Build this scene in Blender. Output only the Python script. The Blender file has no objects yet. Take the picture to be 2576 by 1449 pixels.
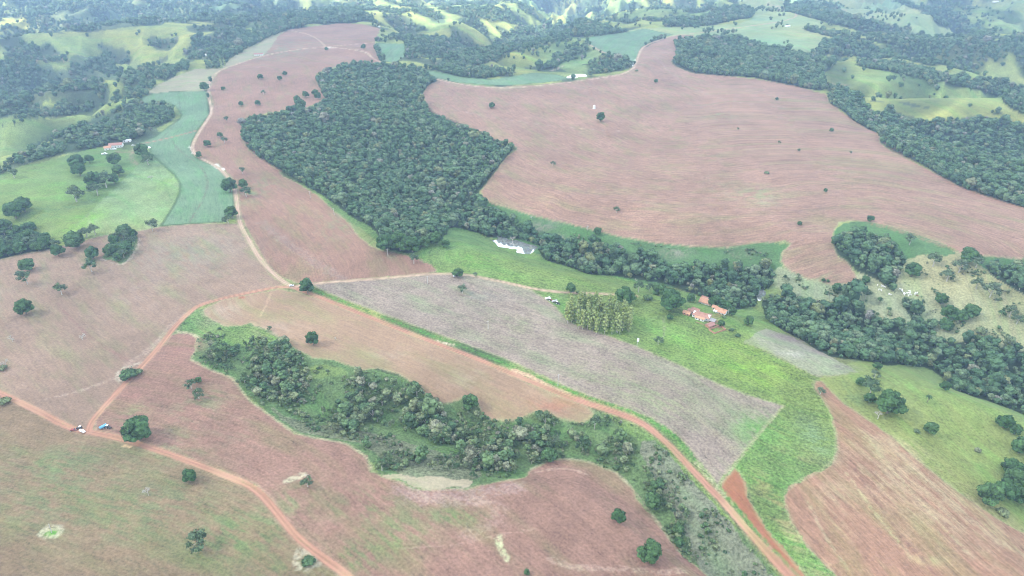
import bpy, math, random
import numpy as np
from mathutils import Vector, Matrix

R = math.radians
rng = np.random.default_rng(7)
random.seed(7)
scene = bpy.context.scene
COL = scene.collection

# ---------------------------------------------------------------- camera
HAZE = 1.4e-4
CLOUD = 0.62
HC = 320.0            # drone height over the plateau
PITCH = 30.0          # degrees below the horizon
FPX = 1717.0          # focal length in picture units 2576 wide
CX, CY = 1288.0, 724.5
cam_d = bpy.data.cameras.new("camera")
cam = bpy.data.objects.new("camera", cam_d)
COL.objects.link(cam)
cam.location = (0, 0, HC)
cam.rotation_euler = (R(90 - PITCH), 0, 0)
cam_d.sensor_width = 36.0
cam_d.lens = 36.0 * FPX / 2576.0
cam_d.clip_start = 1.0
cam_d.clip_end = 40000.0
scene.camera = cam

# ---------------------------------------------------------------- sky, sun, exposure
SUN = Vector((-0.88, -0.08, 0.78)).normalized()
elev = math.asin(SUN.z)
azim = math.atan2(SUN.x, SUN.y)
w = bpy.data.worlds.new("World")
scene.world = w
w.use_nodes = True
nt = w.node_tree
bg = nt.nodes["Background"]
sky = nt.nodes.new("ShaderNodeTexSky")
sky.sky_type = 'NISHITA'
sky.sun_disc = False
sky.sun_elevation = elev
sky.sun_rotation = azim
sky.altitude = 600
sky.air_density = 1.2
sky.dust_density = 1.0
nt.links.new(sky.outputs[0], bg.inputs[0])
bg.inputs[1].default_value = 0.12
sd = bpy.data.lights.new("sun", 'SUN')
sd.energy = 5.0
sd.angle = R(1.5)
sd.color = (1.0, 0.95, 0.86)
so = bpy.data.objects.new("sun", sd)
COL.objects.link(so)
so.location = (0, 0, 900)
so.rotation_euler = SUN.to_track_quat('Z', 'Y').to_euler()
vs = scene.view_settings
vs.view_transform = 'Standard'
vs.look = 'None'
vs.gamma = 1.0
vs.use_curve_mapping = False
vs.exposure = 1.68
cy = scene.cycles
cy.max_bounces = 6
cy.diffuse_bounces = 3
cy.glossy_bounces = 2
cy.transmission_bounces = 4
cy.transparent_max_bounces = 8
cy.volume_bounces = 1
cy.use_denoising = True
cy.pixel_filter_type = 'BLACKMAN_HARRIS'
cy.filter_width = 1.05

# ---------------------------------------------------------------- noise
_p = rng.permutation(256)
_perm = np.concatenate([_p, _p]).astype(np.int32)
_ga = rng.random(256) * 2 * np.pi
_gx = np.cos(_ga).astype(np.float32); _gy = np.sin(_ga).astype(np.float32)

def pn(x, y):
    x = np.asarray(x, np.float64); y = np.asarray(y, np.float64)
    xf0 = np.floor(x); yf0 = np.floor(y)
    xi = xf0.astype(np.int64) & 255; yi = yf0.astype(np.int64) & 255
    xf = (x - xf0).astype(np.float32); yf = (y - yf0).astype(np.float32)
    u = xf * xf * xf * (xf * (xf * 6 - 15) + 10); v = yf * yf * yf * (yf * (yf * 6 - 15) + 10)
    def g(ix, iy, dx, dy):
        h = _perm[_perm[ix & 255] + (iy & 255)]
        return _gx[h] * dx + _gy[h] * dy
    a = g(xi, yi, xf, yf); b = g(xi + 1, yi, xf - 1, yf)
    c = g(xi, yi + 1, xf, yf - 1); d = g(xi + 1, yi + 1, xf - 1, yf - 1)
    return ((a + u * (b - a)) * (1 - v) + (c + u * (d - c)) * v) * 1.5

def fbm(x, y, o=4, g=0.5):
    s = 0; a = 1.0; f = 1.0
    for k in range(o):
        s = s + a * pn(x * f + 17.3 * k, y * f - 9.1 * k); a *= g; f *= 2.03
    return s

def sstep(a, b, x):
    t = np.clip((x - a) / (b - a), 0, 1)
    return t * t * (3 - 2 * t)

# ---------------------------------------------------------------- rays
_cp, _sp = math.cos(R(PITCH)), math.sin(R(PITCH))
def ray(u, v):
    dx = (np.asarray(u, float) - CX) / FPX
    dy = (CY - np.asarray(v, float)) / FPX
    d = np.stack([dx, _cp + dy * _sp, -_sp + dy * _cp], -1)
    return d
def plane_pt(u, v, z=0.0):
    d = ray(u, v)
    dz = np.minimum(d[..., 2], -0.05)
    t = (z - HC) / dz
    return d[..., 0] * t, d[..., 1] * t

# ---------------------------------------------------------------- terrain height
# each feature: list of (u, v, z offset, width in metres)
FEAT = []
def feat(pts):
    P = []
    for (u, v, z, wd) in pts:
        x, y = plane_pt(u, v, z)
        P.append((float(x), float(y), z, wd))
    FEAT.append(np.array(P))
# creek valley through the forest and past the farm
feat([(850, 215, -4, 60), (920, 330, -12, 80), (1010, 430, -20, 90), (1110, 530, -28, 80), (1290, 612, -34, 70),
      (1450, 650, -36, 70), (1700, 705, -38, 70), (1900, 750, -41, 75), (2080, 820, -44, 85), (2300, 885, -48, 90),
      (2576, 975, -52, 95), (3000, 1130, -60, 110)])
feat([(2190, 615, -10, 40), (2260, 700, -22, 45), (2320, 800, -38, 55), (2400, 900, -46, 60)])
feat([(2500, 680, -14, 40), (2650, 740, -30, 60), (2900, 860, -50, 80)])
# near gully
feat([(520, 850, -4, 22), (620, 930, -9, 30), (760, 1000, -14, 38), (900, 1060, -17, 42), (1050, 1110, -19, 42),
      (1250, 1130, -20, 42), (1500, 1140, -18, 36), (1640, 1240, -16, 26), (1730, 1350, -16, 24), (1830, 1449, -18, 24), (1960, 1580, -20, 26)])
# bottom right pasture falls to a stream off the frame
feat([(2576, 1180, -22, 70), (2700, 1300, -30, 80), (2900, 1450, -34, 90)])
# left valleys
feat([(-300, 690, -46, 80), (0, 628, -22, 60), (90, 610, -10, 45)])
feat([(-500, 470, -95, 190), (-100, 425, -75, 150), (100, 368, -62, 120), (260, 335, -48, 100), (400, 282, -18, 60)])
feat([(-300, 330, -92, 130), (0, 318, -80, 90), (110, 306, -66, 70), (240, 288, -48, 60), (300, 262, -34, 50)])
feat([(-500, 300, -110, 330), (0, 262, -104, 260), (180, 235, -96, 210), (290, 190, -84, 170), (420, 175, -62, 120), (520, 150, -50, 100)])
feat([(-200, 140, -110, 260), (100, 120, -100, 220), (330, 80, -92, 200), (520, 72, -80, 190), (640, 60, -66, 160)])
# centre valley beyond the crops
feat([(1000, 60, -20, 70), (1080, 100, -34, 95), (1170, 128, -54, 120), (1240, 150, -66, 110), (1320, 120, -80, 130), (1420, 80, -92, 160), (1470, 50, -100, 200), (1380, 10, -110, 240)])
feat([(1290, 170, -22, 50), (1370, 165, -26, 50), (1440, 150, -18, 45)])
feat([(1180, 128, -40, 80), (1100, 150, -26, 60), (1040, 135, -12, 45)])
# right valleys
feat([(2030, 165, -8, 50), (2100, 150, -26, 70), (2230, 165, -46, 85), (2400, 205, -66, 95), (2576, 255, -80, 110), (2900, 340, -96, 150)])
feat([(2120, 232, -10, 35), (2200, 255, -24, 45), (2320, 262, -38, 50), (2480, 278, -54, 60), (2700, 310, -72, 80)])
feat([(2180, 320, -12, 50), (2290, 345, -32, 80), (2420, 385, -50, 110), (2576, 430, -66, 130), (2900, 540, -86, 170)])
feat([(2040, 80, -12, 60), (2150, 92, -32, 90), (2300, 112, -58, 110), (2470, 104, -80, 140), (2700, 100, -96, 180)])
feat([(2000, 20, -10, 60), (2110, 38, -28, 90), (2230, 72, -52, 100), (2300, 100, -58, 90)])
feat([(2240, 4, -40, 150), (2350, 45, -62, 150), (2440, 70, -76, 150), (2500, 95, -82, 150)])
feat([(1750, 40, -16, 80), (1640, 58, -34, 100), (1540, 70, -58, 130), (1460, 75, -80, 150)])

def _feat_eval(P, x, y):
    best = None; bd = None
    x = np.asarray(x, np.float64); y = np.asarray(y, np.float64)
    for a, b in zip(P[:-1], P[1:]):
        dx, dy = b[0] - a[0], b[1] - a[1]
        L2 = dx * dx + dy * dy
        t = np.clip(((x - a[0]) * dx + (y - a[1]) * dy) / L2, 0, 1)
        d2 = (x - a[0] - t * dx) ** 2 + (y - a[1] - t * dy) ** 2
        wd = a[3] + t * (b[3] - a[3]); z = a[2] + t * (b[2] - a[2])
        e = z * np.exp(-d2 / (wd * wd))
        best = e if best is None else np.minimum(best, e)
    return best

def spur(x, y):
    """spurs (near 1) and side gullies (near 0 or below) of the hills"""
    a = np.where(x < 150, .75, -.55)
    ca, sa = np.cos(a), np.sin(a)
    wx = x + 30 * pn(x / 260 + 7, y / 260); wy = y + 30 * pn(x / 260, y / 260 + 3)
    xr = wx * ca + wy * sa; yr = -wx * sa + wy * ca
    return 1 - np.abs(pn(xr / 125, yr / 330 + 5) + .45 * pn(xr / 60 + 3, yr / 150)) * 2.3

def H(x, y):
    x = np.asarray(x, np.float64); y = np.asarray(y, np.float64)
    sh = x.shape
    x = x.ravel(); y = y.ravel()
    wx = x + 22 * pn(x / 170, y / 170); wy = y + 22 * pn(x / 170 + 50, y / 170)
    z = np.zeros_like(x)
    for P in FEAT:
        e = _feat_eval(P, wx, wy)
        k = 7.0
        h = np.clip(0.5 + 0.5 * (z - e) / k, 0, 1)
        z = z * (1 - h) + e * h - k * h * (1 - h)
        z = z + 0.0
    z = z + np.clip(-z / 34, 0, 1) * sstep(900, 1300, y) * 15 * (spur(x, y) - .75)
    far = sstep(2200, 3600, y + 0.15 * np.abs(x))
    z = z - 95 * far
    dep = np.clip(-z / 70, 0, 1.6)
    rid = 1 - np.abs(fbm(x / 230 + 3, y / 300, 4, 0.52)) * 2.0
    z = z + dep * (20 + 30 * far) * (rid - 0.45) * sstep(700, 1500, y)
    big = 1 - np.abs(fbm(x / 700 + 11, y / 800 - 4, 3, 0.5)) * 2
    z = z + far * 55 * (big - 0.4)
    z = z + 2.2 * fbm(x / 210, y / 210, 3) + 0.25 * pn(x / 23, y / 23)
    return z.reshape(sh)

def hit(u, v, dz=0.0):
    """where the line of sight through a picture point meets the land (raised by dz)"""
    u = np.atleast_1d(np.asarray(u, float)); v = np.atleast_1d(np.asarray(v, float))
    d = ray(u, np.maximum(v, -60)); d[:, 2] = np.minimum(d[:, 2], -0.085)
    t = np.full(len(u), 150.0); done = np.zeros(len(u), bool); lo = t.copy()
    for k in range(420):
        act = ~done
        if not act.any(): break
        p = d[act] * t[act, None]
        hgt = HC + p[:, 2] - H(p[:, 0], p[:, 1]) - dz
        below = hgt <= 0
        idx = np.where(act)[0]
        done[idx[below]] = True
        go = idx[~below]
        lo[go] = t[go]
        t[go] += np.clip(hgt[~below] * 0.9, 2.0, 60.0)
    hi = t.copy()
    for k in range(18):
        m = (lo + hi) / 2
        p = d * m[:, None]
        below = HC + p[:, 2] - H(p[:, 0], p[:, 1]) - dz <= 0
        hi = np.where(below, m, hi); lo = np.where(below, lo, m)
    p = d * hi[:, None]
    return p[:, 0], p[:, 1], H(p[:, 0], p[:, 1]), np.linalg.norm(p, axis=1)

def densify(pts, closed=True, step=14.0):
    out = []
    n = len(pts)
    for i in range(n if closed else n - 1):
        a = pts[i]; b = pts[(i + 1) % n]
        L = math.hypot(b[0] - a[0], b[1] - a[1])
        k = max(1, int(L / step))
        for j in range(k):
            t = j / k
            out.append((a[0] + t * (b[0] - a[0]), a[1] + t * (b[1] - a[1])))
    if not closed: out.append(pts[-1])
    return out

def smooth(pts, closed=True, it=1):
    """corner cutting, so traced outlines bend the way furrows do"""
    for _ in range(it):
        n = len(pts); o = []
        rngi = range(n) if closed else range(n - 1)
        if not closed: o.append(pts[0])
        for i in rngi:
            a = pts[i]; b = pts[(i + 1) % n]
            o.append((a[0] * .75 + b[0] * .25, a[1] * .75 + b[1] * .25))
            o.append((a[0] * .25 + b[0] * .75, a[1] * .25 + b[1] * .75))
        if not closed: o.append(pts[-1])
        pts = o
    return pts

_W = {}
def world_line(pts, closed=True, sm=1, step=14.0, dz=0.0):
    key = (tuple(pts), closed, sm, step, dz)
    if key not in _W:
        q = densify(smooth(list(pts), closed, sm), closed, step)
        q = np.array(q)
        x, y, z, d = hit(q[:, 0], q[:, 1], dz)
        _W[key] = np.stack([x, y], 1)
    return _W[key]

def inside(P, x, y):
    x = x.ravel(); y = y.ravel()
    res = np.zeros(x.shape, bool)
    m = (x >= P[:, 0].min()) & (x <= P[:, 0].max()) & (y >= P[:, 1].min()) & (y <= P[:, 1].max())
    if not m.any(): return res
    xs = x[m]; ys = y[m]; r = np.zeros(xs.shape, bool)
    n = len(P)
    for i in range(n):
        x1, y1 = P[i]; x2, y2 = P[(i + 1) % n]
        if y1 == y2: continue
        c = ((y1 > ys) != (y2 > ys))
        if not c.any(): continue
        r ^= c & (xs < (x2 - x1) * (ys - y1) / (y2 - y1) + x1)
    res[m] = r
    return res

def linedist(P, x, y, maxd, closed=False):
    """distance to a polyline, arc length along it, side sign"""
    D = np.full(x.shape, 1e9); S = np.zeros(x.shape); G = np.ones(x.shape)
    n = len(P); s0 = 0.0
    rr = range(n) if closed else range(n - 1)
    m0 = (x > P[:, 0].min() - maxd) & (x < P[:, 0].max() + maxd) & (y > P[:, 1].min() - maxd) & (y < P[:, 1].max() + maxd)
    I = np.where(m0)[0]
    if len(I) == 0: return D, S, G
    xs = x[I]; ys = y[I]
    d_ = D[I]; s_ = S[I]; g_ = G[I]
    for i in rr:
        a = P[i]; b = P[(i + 1) % n]
        dx, dy = b[0] - a[0], b[1] - a[1]
        L = math.hypot(dx, dy)
        if L < 1e-6: continue
        if maxd < 1e5:
            k = (xs > min(a[0], b[0]) - maxd) & (xs < max(a[0], b[0]) + maxd) & (ys > min(a[1], b[1]) - maxd) & (ys < max(a[1], b[1]) + maxd)
            k = np.where(k)[0]
        else:
            k = np.arange(len(xs))
        if len(k):
            px = xs[k] - a[0]; py = ys[k] - a[1]
            t = np.clip((px * dx + py * dy) / (L * L), 0, 1)
            d = np.hypot(px - t * dx, py - t * dy)
            better = d < d_[k]
            kk = k[better]
            d_[kk] = d[better]; s_[kk] = s0 + t[better] * L
            g_[kk] = np.sign(dx * py[better] - dy * px[better])
        s0 += L
    D[I] = d_; S[I] = s_; G[I] = g_
    return D, S, G

# ---------------------------------------------------------------- land use, traced in picture units (2576 x 1449)
# type: albedo colour, streak strength, clump strength
TYPES = {
    'hillgrass': ((0.200, 0.240, 0.085), .10, .85),
    'hillpale':  ((0.205, 0.250, 0.085), .10, .75),
    'hillscrub': ((0.100, 0.135, 0.075), .05, 1.0),
    'pasture':   ((0.146, 0.205, 0.066), .12, .70),
    'palepast':  ((0.195, 0.255, 0.110), .12, .70),
    'lush':      ((0.132, 0.200, 0.060), .40, .95),
    'lushdark':  ((0.080, 0.150, 0.055), .10, .60),
    'plateau':   ((0.235, 0.275, 0.130), .05, .45),
    'rpasture':  ((0.172, 0.218, 0.072), .25, .65),
    'dry':       ((0.275, 0.265, 0.140), .10, .7),
    'scrub':     ((0.105, 0.160, 0.062), .10, .90),
    'scrubgrey': ((0.165, 0.175, 0.115), .15, .90),
    'reeds':     ((0.150, 0.165, 0.095), .15, 1.1),
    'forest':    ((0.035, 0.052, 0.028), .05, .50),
    'crop':      ((0.132, 0.202, 0.112), .45, .40),
    'harvest':   ((0.235, 0.235, 0.155), .30, .6),
    'fallow':    ((0.270, 0.240, 0.150), .15, .3),
    'soil1': ((0.243, 0.165, 0.115), 0.32, 0.38),
    'soil2': ((0.203, 0.142, 0.085), 0.34, 0.53),
    'soil3': ((0.238, 0.138, 0.100), 0.39, 0.53),
    'soil4': ((0.272, 0.180, 0.115), 0.25, 0.27),
    'soil5': ((0.250, 0.198, 0.155), 0.39, 0.65),
    'soil6': ((0.272, 0.112, 0.063), 0.29, 0.23),
    'soil7': ((0.267, 0.152, 0.098), 0.57, 0.38),
    'soil8': ((0.247, 0.144, 0.100), 0.39, 0.38),
    'soil9': ((0.265, 0.162, 0.115), 0.57, 0.42),
    'straw':     ((0.310, 0.265, 0.175), .10, .30),
    'dirt':      ((0.280, 0.160, 0.110), .10, .25),
    'roadred':   ((0.335, 0.175, 0.118), .0, .10),
    'roadpale':  ((0.390, 0.270, 0.195), .0, .10),
}
TN = list(TYPES)
TI = {k: i for i, k in enumerate(TN)}

GD = {  # guide lines the rows run along
    'g1': [(60, 600), (140, 740), (330, 905), (420, 985)],
    'g2': [(-300, 1050), (0, 1130), (300, 1200), (600, 1290), (830, 1449), (900, 1560)],
    'g3': [(200, 1090), (450, 1150), (640, 1225), (740, 1340), (880, 1452), (1060, 1650), (1250, 1900), (1500, 2300)],
    'gr': [(735, 722), (900, 786), (1100, 865), (1300, 945), (1480, 1016), (1620, 1065), (1740, 1180), (1880, 1330), (2000, 1460)],
    'g7': [(2060, 958), (2115, 1010), (2210, 1075), (2300, 1150), (2400, 1240), (2500, 1330), (2576, 1400), (2900, 1640)],
    'g8': [(560, 190), (575, 330), (640, 430), (760, 520), (880, 640), (900, 705)],
    'g9': [(1000, 210), (1100, 300), (1230, 400), (1400, 480), (1650, 520), (1900, 520), (2150, 490), (2400, 545), (2576, 600), (2900, 700)],
    'gc': [(520, 228), (525, 290), (480, 375), (560, 430), (595, 500), (590, 560)],
    'gl': [(1180, 640), (1400, 690), (1700, 800), (1900, 880), (2050, 960)],
    'gd': [(1620, 72), (1590, 90), (1560, 110), (1550, 147)],
    'gn': [(-300, 500), (400, 470)],
}

F = []   # (object name, type, guide, outline, smoothing)
def reg(name, typ, guide, pts, sm=1): F.append((name, typ, guide, pts, sm))

# broad grass first, fields on top
reg('hills', 'plateau', 'gn', [(1580, 78), (1500, 90), (1620, 70), (1760, 66), (1880, 58), (1905, 32), (1860, 8), (1840, -30), (2330, -30), (2300, 20), (2352, 44), (2350, 58), (2420, 88), (2390, 97), (2310, 88), (2260, 60), (2100, 45), (2060, 60), (2100, 105), (2040, 138), (1900, 112), (1700, 100)])
reg('pasture', 'pasture', 'gn', [(-500, 520), (0, 430), (100, 410), (190, 385), (262, 365), (330, 380), (380, 378), (450, 440), (470, 480), (420, 560), (350, 590), (160, 625), (60, 640), (0, 655), (-500, 760)])
reg('pasture', 'palepast', 'g1', [(345, 418), (380, 385), (455, 462), (425, 545), (405, 572), (345, 588), (250, 596), (160, 596)], 0)
reg('pasture', 'hillgrass', 'gn', [(-300, 420), (0, 318), (110, 300), (200, 288), (330, 255), (345, 240), (380, 238), (330, 270), (250, 300), (150, 330), (60, 370), (0, 400)])
reg('ground', 'fallow', 'gn', [(362, 239), (395, 215), (440, 192), (490, 174), (555, 173), (524, 208), (520, 230), (430, 230)], 0)
reg('ground', 'fallow', 'gn', [(548, 176), (590, 140), (640, 110), (700, 80), (720, 78), (690, 110), (664, 140), (600, 162)], 0)
reg('pasture', 'lush', 'gl', [(700, 436), (960, 540), (1130, 550), (1230, 600), (1345, 640), (1500, 680), (1640, 715), (1760, 745), (1900, 770), (1960, 830), (2110, 930), (2045, 960), (2050, 985), (2085, 1015), (2100, 1060), (2110, 1145), (2085, 1180), (2000, 1225), (1985, 1300), (2020, 1350), (2120, 1449), (2210, 1600), (2020, 1600), (1800, 1240), (1400, 850), (1300, 720), (1090, 690), (1000, 640), (800, 500)])
reg('pasture', 'lushdark', 'gl', [(1195, 495), (1300, 520), (1650, 605), (1995, 605), (1970, 660), (1950, 730), (1700, 735), (1340, 640), (1130, 555)])
reg('pasture', 'dry', 'gn', [(1945, 665), (2030, 690), (2170, 700), (2140, 650), (2290, 610), (2420, 635), (2500, 655), (2576, 725), (2950, 850), (2950, 1000), (2576, 885), (2400, 860), (2290, 830), (2150, 770), (1940, 735)])
reg('pasture', 'lushdark', 'gn', [(2100, 570), (2150, 554), (2215, 558), (2300, 585), (2370, 608), (2415, 645), (2290, 640), (2230, 690), (2130, 660), (2094, 615)])
reg('pasture', 'lushdark', 'gn', [(2420, 640), (2490, 642), (2950, 720), (2950, 900), (2576, 745), (2500, 690)])
reg('pasture', 'rpasture', 'g7', [(2050, 950), (2150, 905), (2230, 915), (2350, 915), (2400, 985), (2576, 1035), (2950, 1150), (2950, 1560), (2576, 1345), (2400, 1235), (2200, 1075), (2080, 975)])
reg('ground', 'harvest', 'gl', [(1868, 860), (1925, 826), (1985, 845), (2075, 890), (2160, 936), (2057, 948), (2020, 930), (1975, 905), (1930, 882)], 0)
reg('ground', 'scrub', 'gr', [(425, 850), (455, 795), (500, 772), (640, 810), (800, 880), (1150, 1000), (1450, 1060), (1495, 1015), (1560, 1035), (1640, 1065), (1700, 1120), (1800, 1235), (1900, 1370), (2000, 1500), (2080, 1600), (1900, 1600), (1780, 1449), (1690, 1380), (1560, 1200), (1400, 1160), (1300, 1215), (1150, 1240), (960, 1205), (930, 1150), (740, 1095), (590, 965), (480, 915)])
reg('ground', 'lush', 'gr', [(445, 835), (490, 772), (520, 790), (560, 818), (640, 815), (720, 862), (700, 880), (600, 870), (540, 850), (500, 850)])
reg('ground', 'lush', 'gr', [(1510, 1030), (1560, 1040), (1630, 1072), (1690, 1130), (1780, 1235), (1860, 1330), (1830, 1330), (1740, 1250), (1640, 1130), (1560, 1075)])
reg('ground', 'pasture', 'gr', [(740, 935), (800, 915), (860, 925), (880, 940), (830, 950), (760, 955)])
reg('ground', 'scrubgrey', 'gr', [(1600, 1110), (1660, 1110), (1730, 1200), (1800, 1270), (1900, 1400), (2000, 1520), (1900, 1600), (1760, 1440), (1720, 1330), (1640, 1200)])
reg('ground', 'reeds', 'gr', [(660, 1010), (740, 1060), (900, 1080), (1050, 1120), (1150, 1150), (1230, 1190), (1160, 1215), (980, 1195), (930, 1120), (820, 1100), (740, 1085)])
reg('ground', 'straw', 'gr', [(955, 1196), (985, 1190), (1015, 1196), (1060, 1200), (1090, 1197), (1130, 1204), (1165, 1205), (1195, 1214), (1175, 1226), (1140, 1224), (1105, 1234), (1060, 1230), (1030, 1222), (1012, 1208), (985, 1203)])

reg('pasture', 'hillpale', 'gn', [(2067, 195), (2092, 170), (2107, 148), (2132, 160), (2170, 170), (2232, 180), (2282, 192), (2345, 202), (2395, 220), (2457, 230), (2515, 250), (2540, 277), (2482, 283), (2407, 275), (2332, 272), (2282, 255), (2207, 255), (2157, 247), (2107, 215), (2082, 212)])
reg('pasture', 'hillpale', 'gn', [(2152, 248), (2207, 257), (2245, 256), (2282, 265), (2322, 272), (2432, 277), (2472, 285), (2432, 296), (2332, 297), (2282, 293), (2245, 278), (2182, 271)])
reg('pasture', 'hillpale', 'gn', [(2345, 17), (2507, 7), (2576, 0), (2700, 0), (2700, 90), (2576, 85), (2507, 95), (2482, 75), (2420, 58), (2440, 50), (2407, 32)])
reg('pasture', 'hillpale', 'gn', [(0, 318), (110, 299), (200, 287), (250, 270), (330, 236), (345, 240), (330, 262), (240, 292), (165, 325), (110, 352), (30, 395), (-200, 440), (-200, 340)])
reg('pasture', 'hillpale', 'gn', [(1240, 165), (1288, 126), (1350, 118), (1400, 108), (1460, 95), (1478, 118), (1440, 118), (1400, 150), (1350, 170), (1288, 172)])

# ploughed fields
reg('field', 'soil1', 'g1', [(-500, 760), (0, 652), (70, 636), (135, 626), (165, 616), (215, 603), (262, 592), (285, 590), (345, 582), (400, 571), (480, 564), (560, 561), (597, 562), (612, 592), (642, 640), (680, 692), (715, 716), (640, 732), (560, 749), (497, 771), (440, 818), (395, 874), (368, 905), (320, 960), (270, 1013), (236, 1050), (222, 1078), (190, 1076), (120, 1042), (50, 1005), (0, 983), (-500, 740)], 0)
reg('field', 'soil2', 'g2', [(-500, 800), (0, 990), (100, 1038), (180, 1081), (222, 1087), (320, 1110), (450, 1153), (560, 1197), (640, 1230), (690, 1284), (740, 1350), (800, 1398), (880, 1455), (1010, 1560), (1000, 1700), (-500, 1700)], 0)
reg('field', 'soil3', 'g3', [(235, 1060), (300, 985), (395, 882), (432, 842), (455, 836), (480, 838), (495, 850), (492, 880), (480, 905), (540, 935), (585, 950), (605, 980), (630, 1010), (680, 1045), (740, 1090), (800, 1103), (870, 1115), (922, 1148), (932, 1185), (960, 1197), (1010, 1213), (1040, 1233), (1170, 1231), (1240, 1214), (1320, 1202), (1332, 1185), (1380, 1160), (1420, 1154), (1480, 1162), (1550, 1188), (1590, 1228), (1605, 1260), (1645, 1300), (1680, 1350), (1705, 1385), (1770, 1440), (1860, 1520), (1940, 1700), (1000, 1700), (1010, 1560), (880, 1449), (800, 1390), (745, 1345), (695, 1278), (645, 1220), (560, 1188), (450, 1145), (320, 1103), (240, 1085)], 0)
reg('field', 'soil4', 'gr', [(517, 775), (560, 755), (640, 738), (705, 727), (745, 735), (810, 755), (900, 791), (1000, 831), (1100, 870), (1200, 907), (1300, 951), (1400, 994), (1473, 1020), (1492, 1038), (1483, 1055), (1458, 1065), (1408, 1052), (1375, 1035), (1345, 1035), (1325, 1047), (1287, 1059), (1239, 1057), (1214, 1042), (1204, 1020), (1194, 1000), (1164, 1000), (1144, 1008), (1119, 1016), (1094, 1010), (1069, 990), (1044, 965), (1001, 940), (951, 926), (914, 930), (881, 920), (834, 905), (786, 900), (731, 870), (681, 832), (644, 820), (630, 812), (607, 819), (575, 821), (545, 812), (522, 797), (510, 785)], 0)
reg('field', 'soil5', 'gr', [(785, 717), (840, 709), (900, 706), (1000, 699), (1090, 689), (1170, 692), (1230, 703), (1300, 719), (1340, 732), (1370, 750), (1405, 780), (1418, 798), (1440, 813), (1510, 838), (1560, 856), (1600, 871), (1650, 892), (1700, 914), (1760, 944), (1830, 975), (1900, 1000), (1970, 1021), (1900, 1100), (1860, 1150), (1820, 1200), (1805, 1222), (1790, 1200), (1750, 1150), (1710, 1098), (1640, 1052), (1560, 1022), (1500, 1002), (1400, 962), (1300, 914), (1200, 875), (1100, 839), (1000, 803), (900, 766), (830, 738)], 0)
reg('field', 'soil6', 'gr', [(1812, 1222), (1828, 1200), (1847, 1178), (1862, 1190), (1876, 1212), (1884, 1258), (1930, 1335), (1992, 1408), (2042, 1460), (2140, 1570), (2100, 1570), (2018, 1465), (1970, 1414), (1902, 1336), (1852, 1274), (1818, 1236)])
reg('field', 'soil7', 'g7', [(2045, 960), (2065, 957), (2085, 975), (2115, 1010), (2160, 1040), (2210, 1075), (2260, 1110), (2300, 1150), (2400, 1230), (2500, 1300), (2576, 1343), (2950, 1540), (2950, 1760), (2260, 1700), (2112, 1452), (2060, 1410), (2012, 1350), (1985, 1300), (1971, 1250), (1985, 1225), (2030, 1200), (2085, 1174), (2105, 1145), (2106, 1110), (2096, 1060), (2080, 1015), (2052, 985)])
reg('field', 'soil8', 'g8', [(700, 90), (725, 75), (775, 67), (860, 58), (920, 62), (956, 72), (946, 100), (940, 115), (957, 156), (935, 158), (850, 166), (793, 185), (800, 215), (822, 252), (755, 275), (711, 278), (644, 290), (606, 300), (608, 345), (625, 377), (660, 403), (700, 428), (712, 444), (745, 459), (800, 492), (842, 532), (880, 562), (900, 592), (930, 617), (960, 631), (1000, 638), (1045, 648), (1082, 667), (1099, 680), (1090, 685), (1000, 694), (900, 702), (800, 710), (748, 713), (702, 693), (672, 663), (642, 612), (617, 568), (605, 540), (600, 500), (598, 470), (582, 446), (560, 424), (530, 408), (502, 394), (488, 380), (485, 366), (502, 332), (530, 290), (536, 262), (527, 225), (534, 200), (552, 180), (600, 160), (664, 140), (684, 115)], 0)
reg('field', 'soil9', 'g9', [(1105, 200), (1150, 211), (1250, 219), (1350, 214), (1450, 203), (1500, 194), (1560, 187), (1592, 172), (1604, 150), (1618, 120), (1650, 106), (1692, 90), (1745, 87), (1745, 100), (1695, 108), (1706, 132), (1688, 155), (1702, 168), (1742, 184), (1830, 191), (1920, 201), (2000, 216), (2080, 238), (2087, 262), (2110, 278), (2150, 306), (2190, 328), (2210, 338), (2214, 360), (2240, 378), (2290, 405), (2350, 434), (2420, 473), (2500, 500), (2576, 522), (2950, 620), (2950, 740), (2576, 650), (2480, 644), (2422, 640), (2400, 625), (2360, 607), (2300, 587), (2250, 572), (2200, 560), (2150, 555), (2112, 558), (2098, 580), (2094, 612), (2108, 645), (2132, 660), (2152, 690), (2160, 712), (2100, 718), (2030, 702), (1990, 682), (1963, 658), (1968, 635), (1991, 613), (1975, 607), (1900, 611), (1830, 623), (1740, 620), (1650, 611), (1560, 596), (1500, 581), (1440, 565), (1350, 545), (1290, 526), (1240, 512), (1215, 500), (1210, 482), (1240, 443), (1272, 398), (1302, 374), (1290, 362), (1250, 352), (1200, 328), (1150, 305), (1100, 287), (1075, 262), (1062, 236), (1075, 217)], 0)
reg('ground', 'scrub', 'gn', [(288, 592), (310, 578), (343, 582), (348, 602), (340, 630), (316, 660), (302, 665), (285, 654), (256, 653), (268, 625)])
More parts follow.
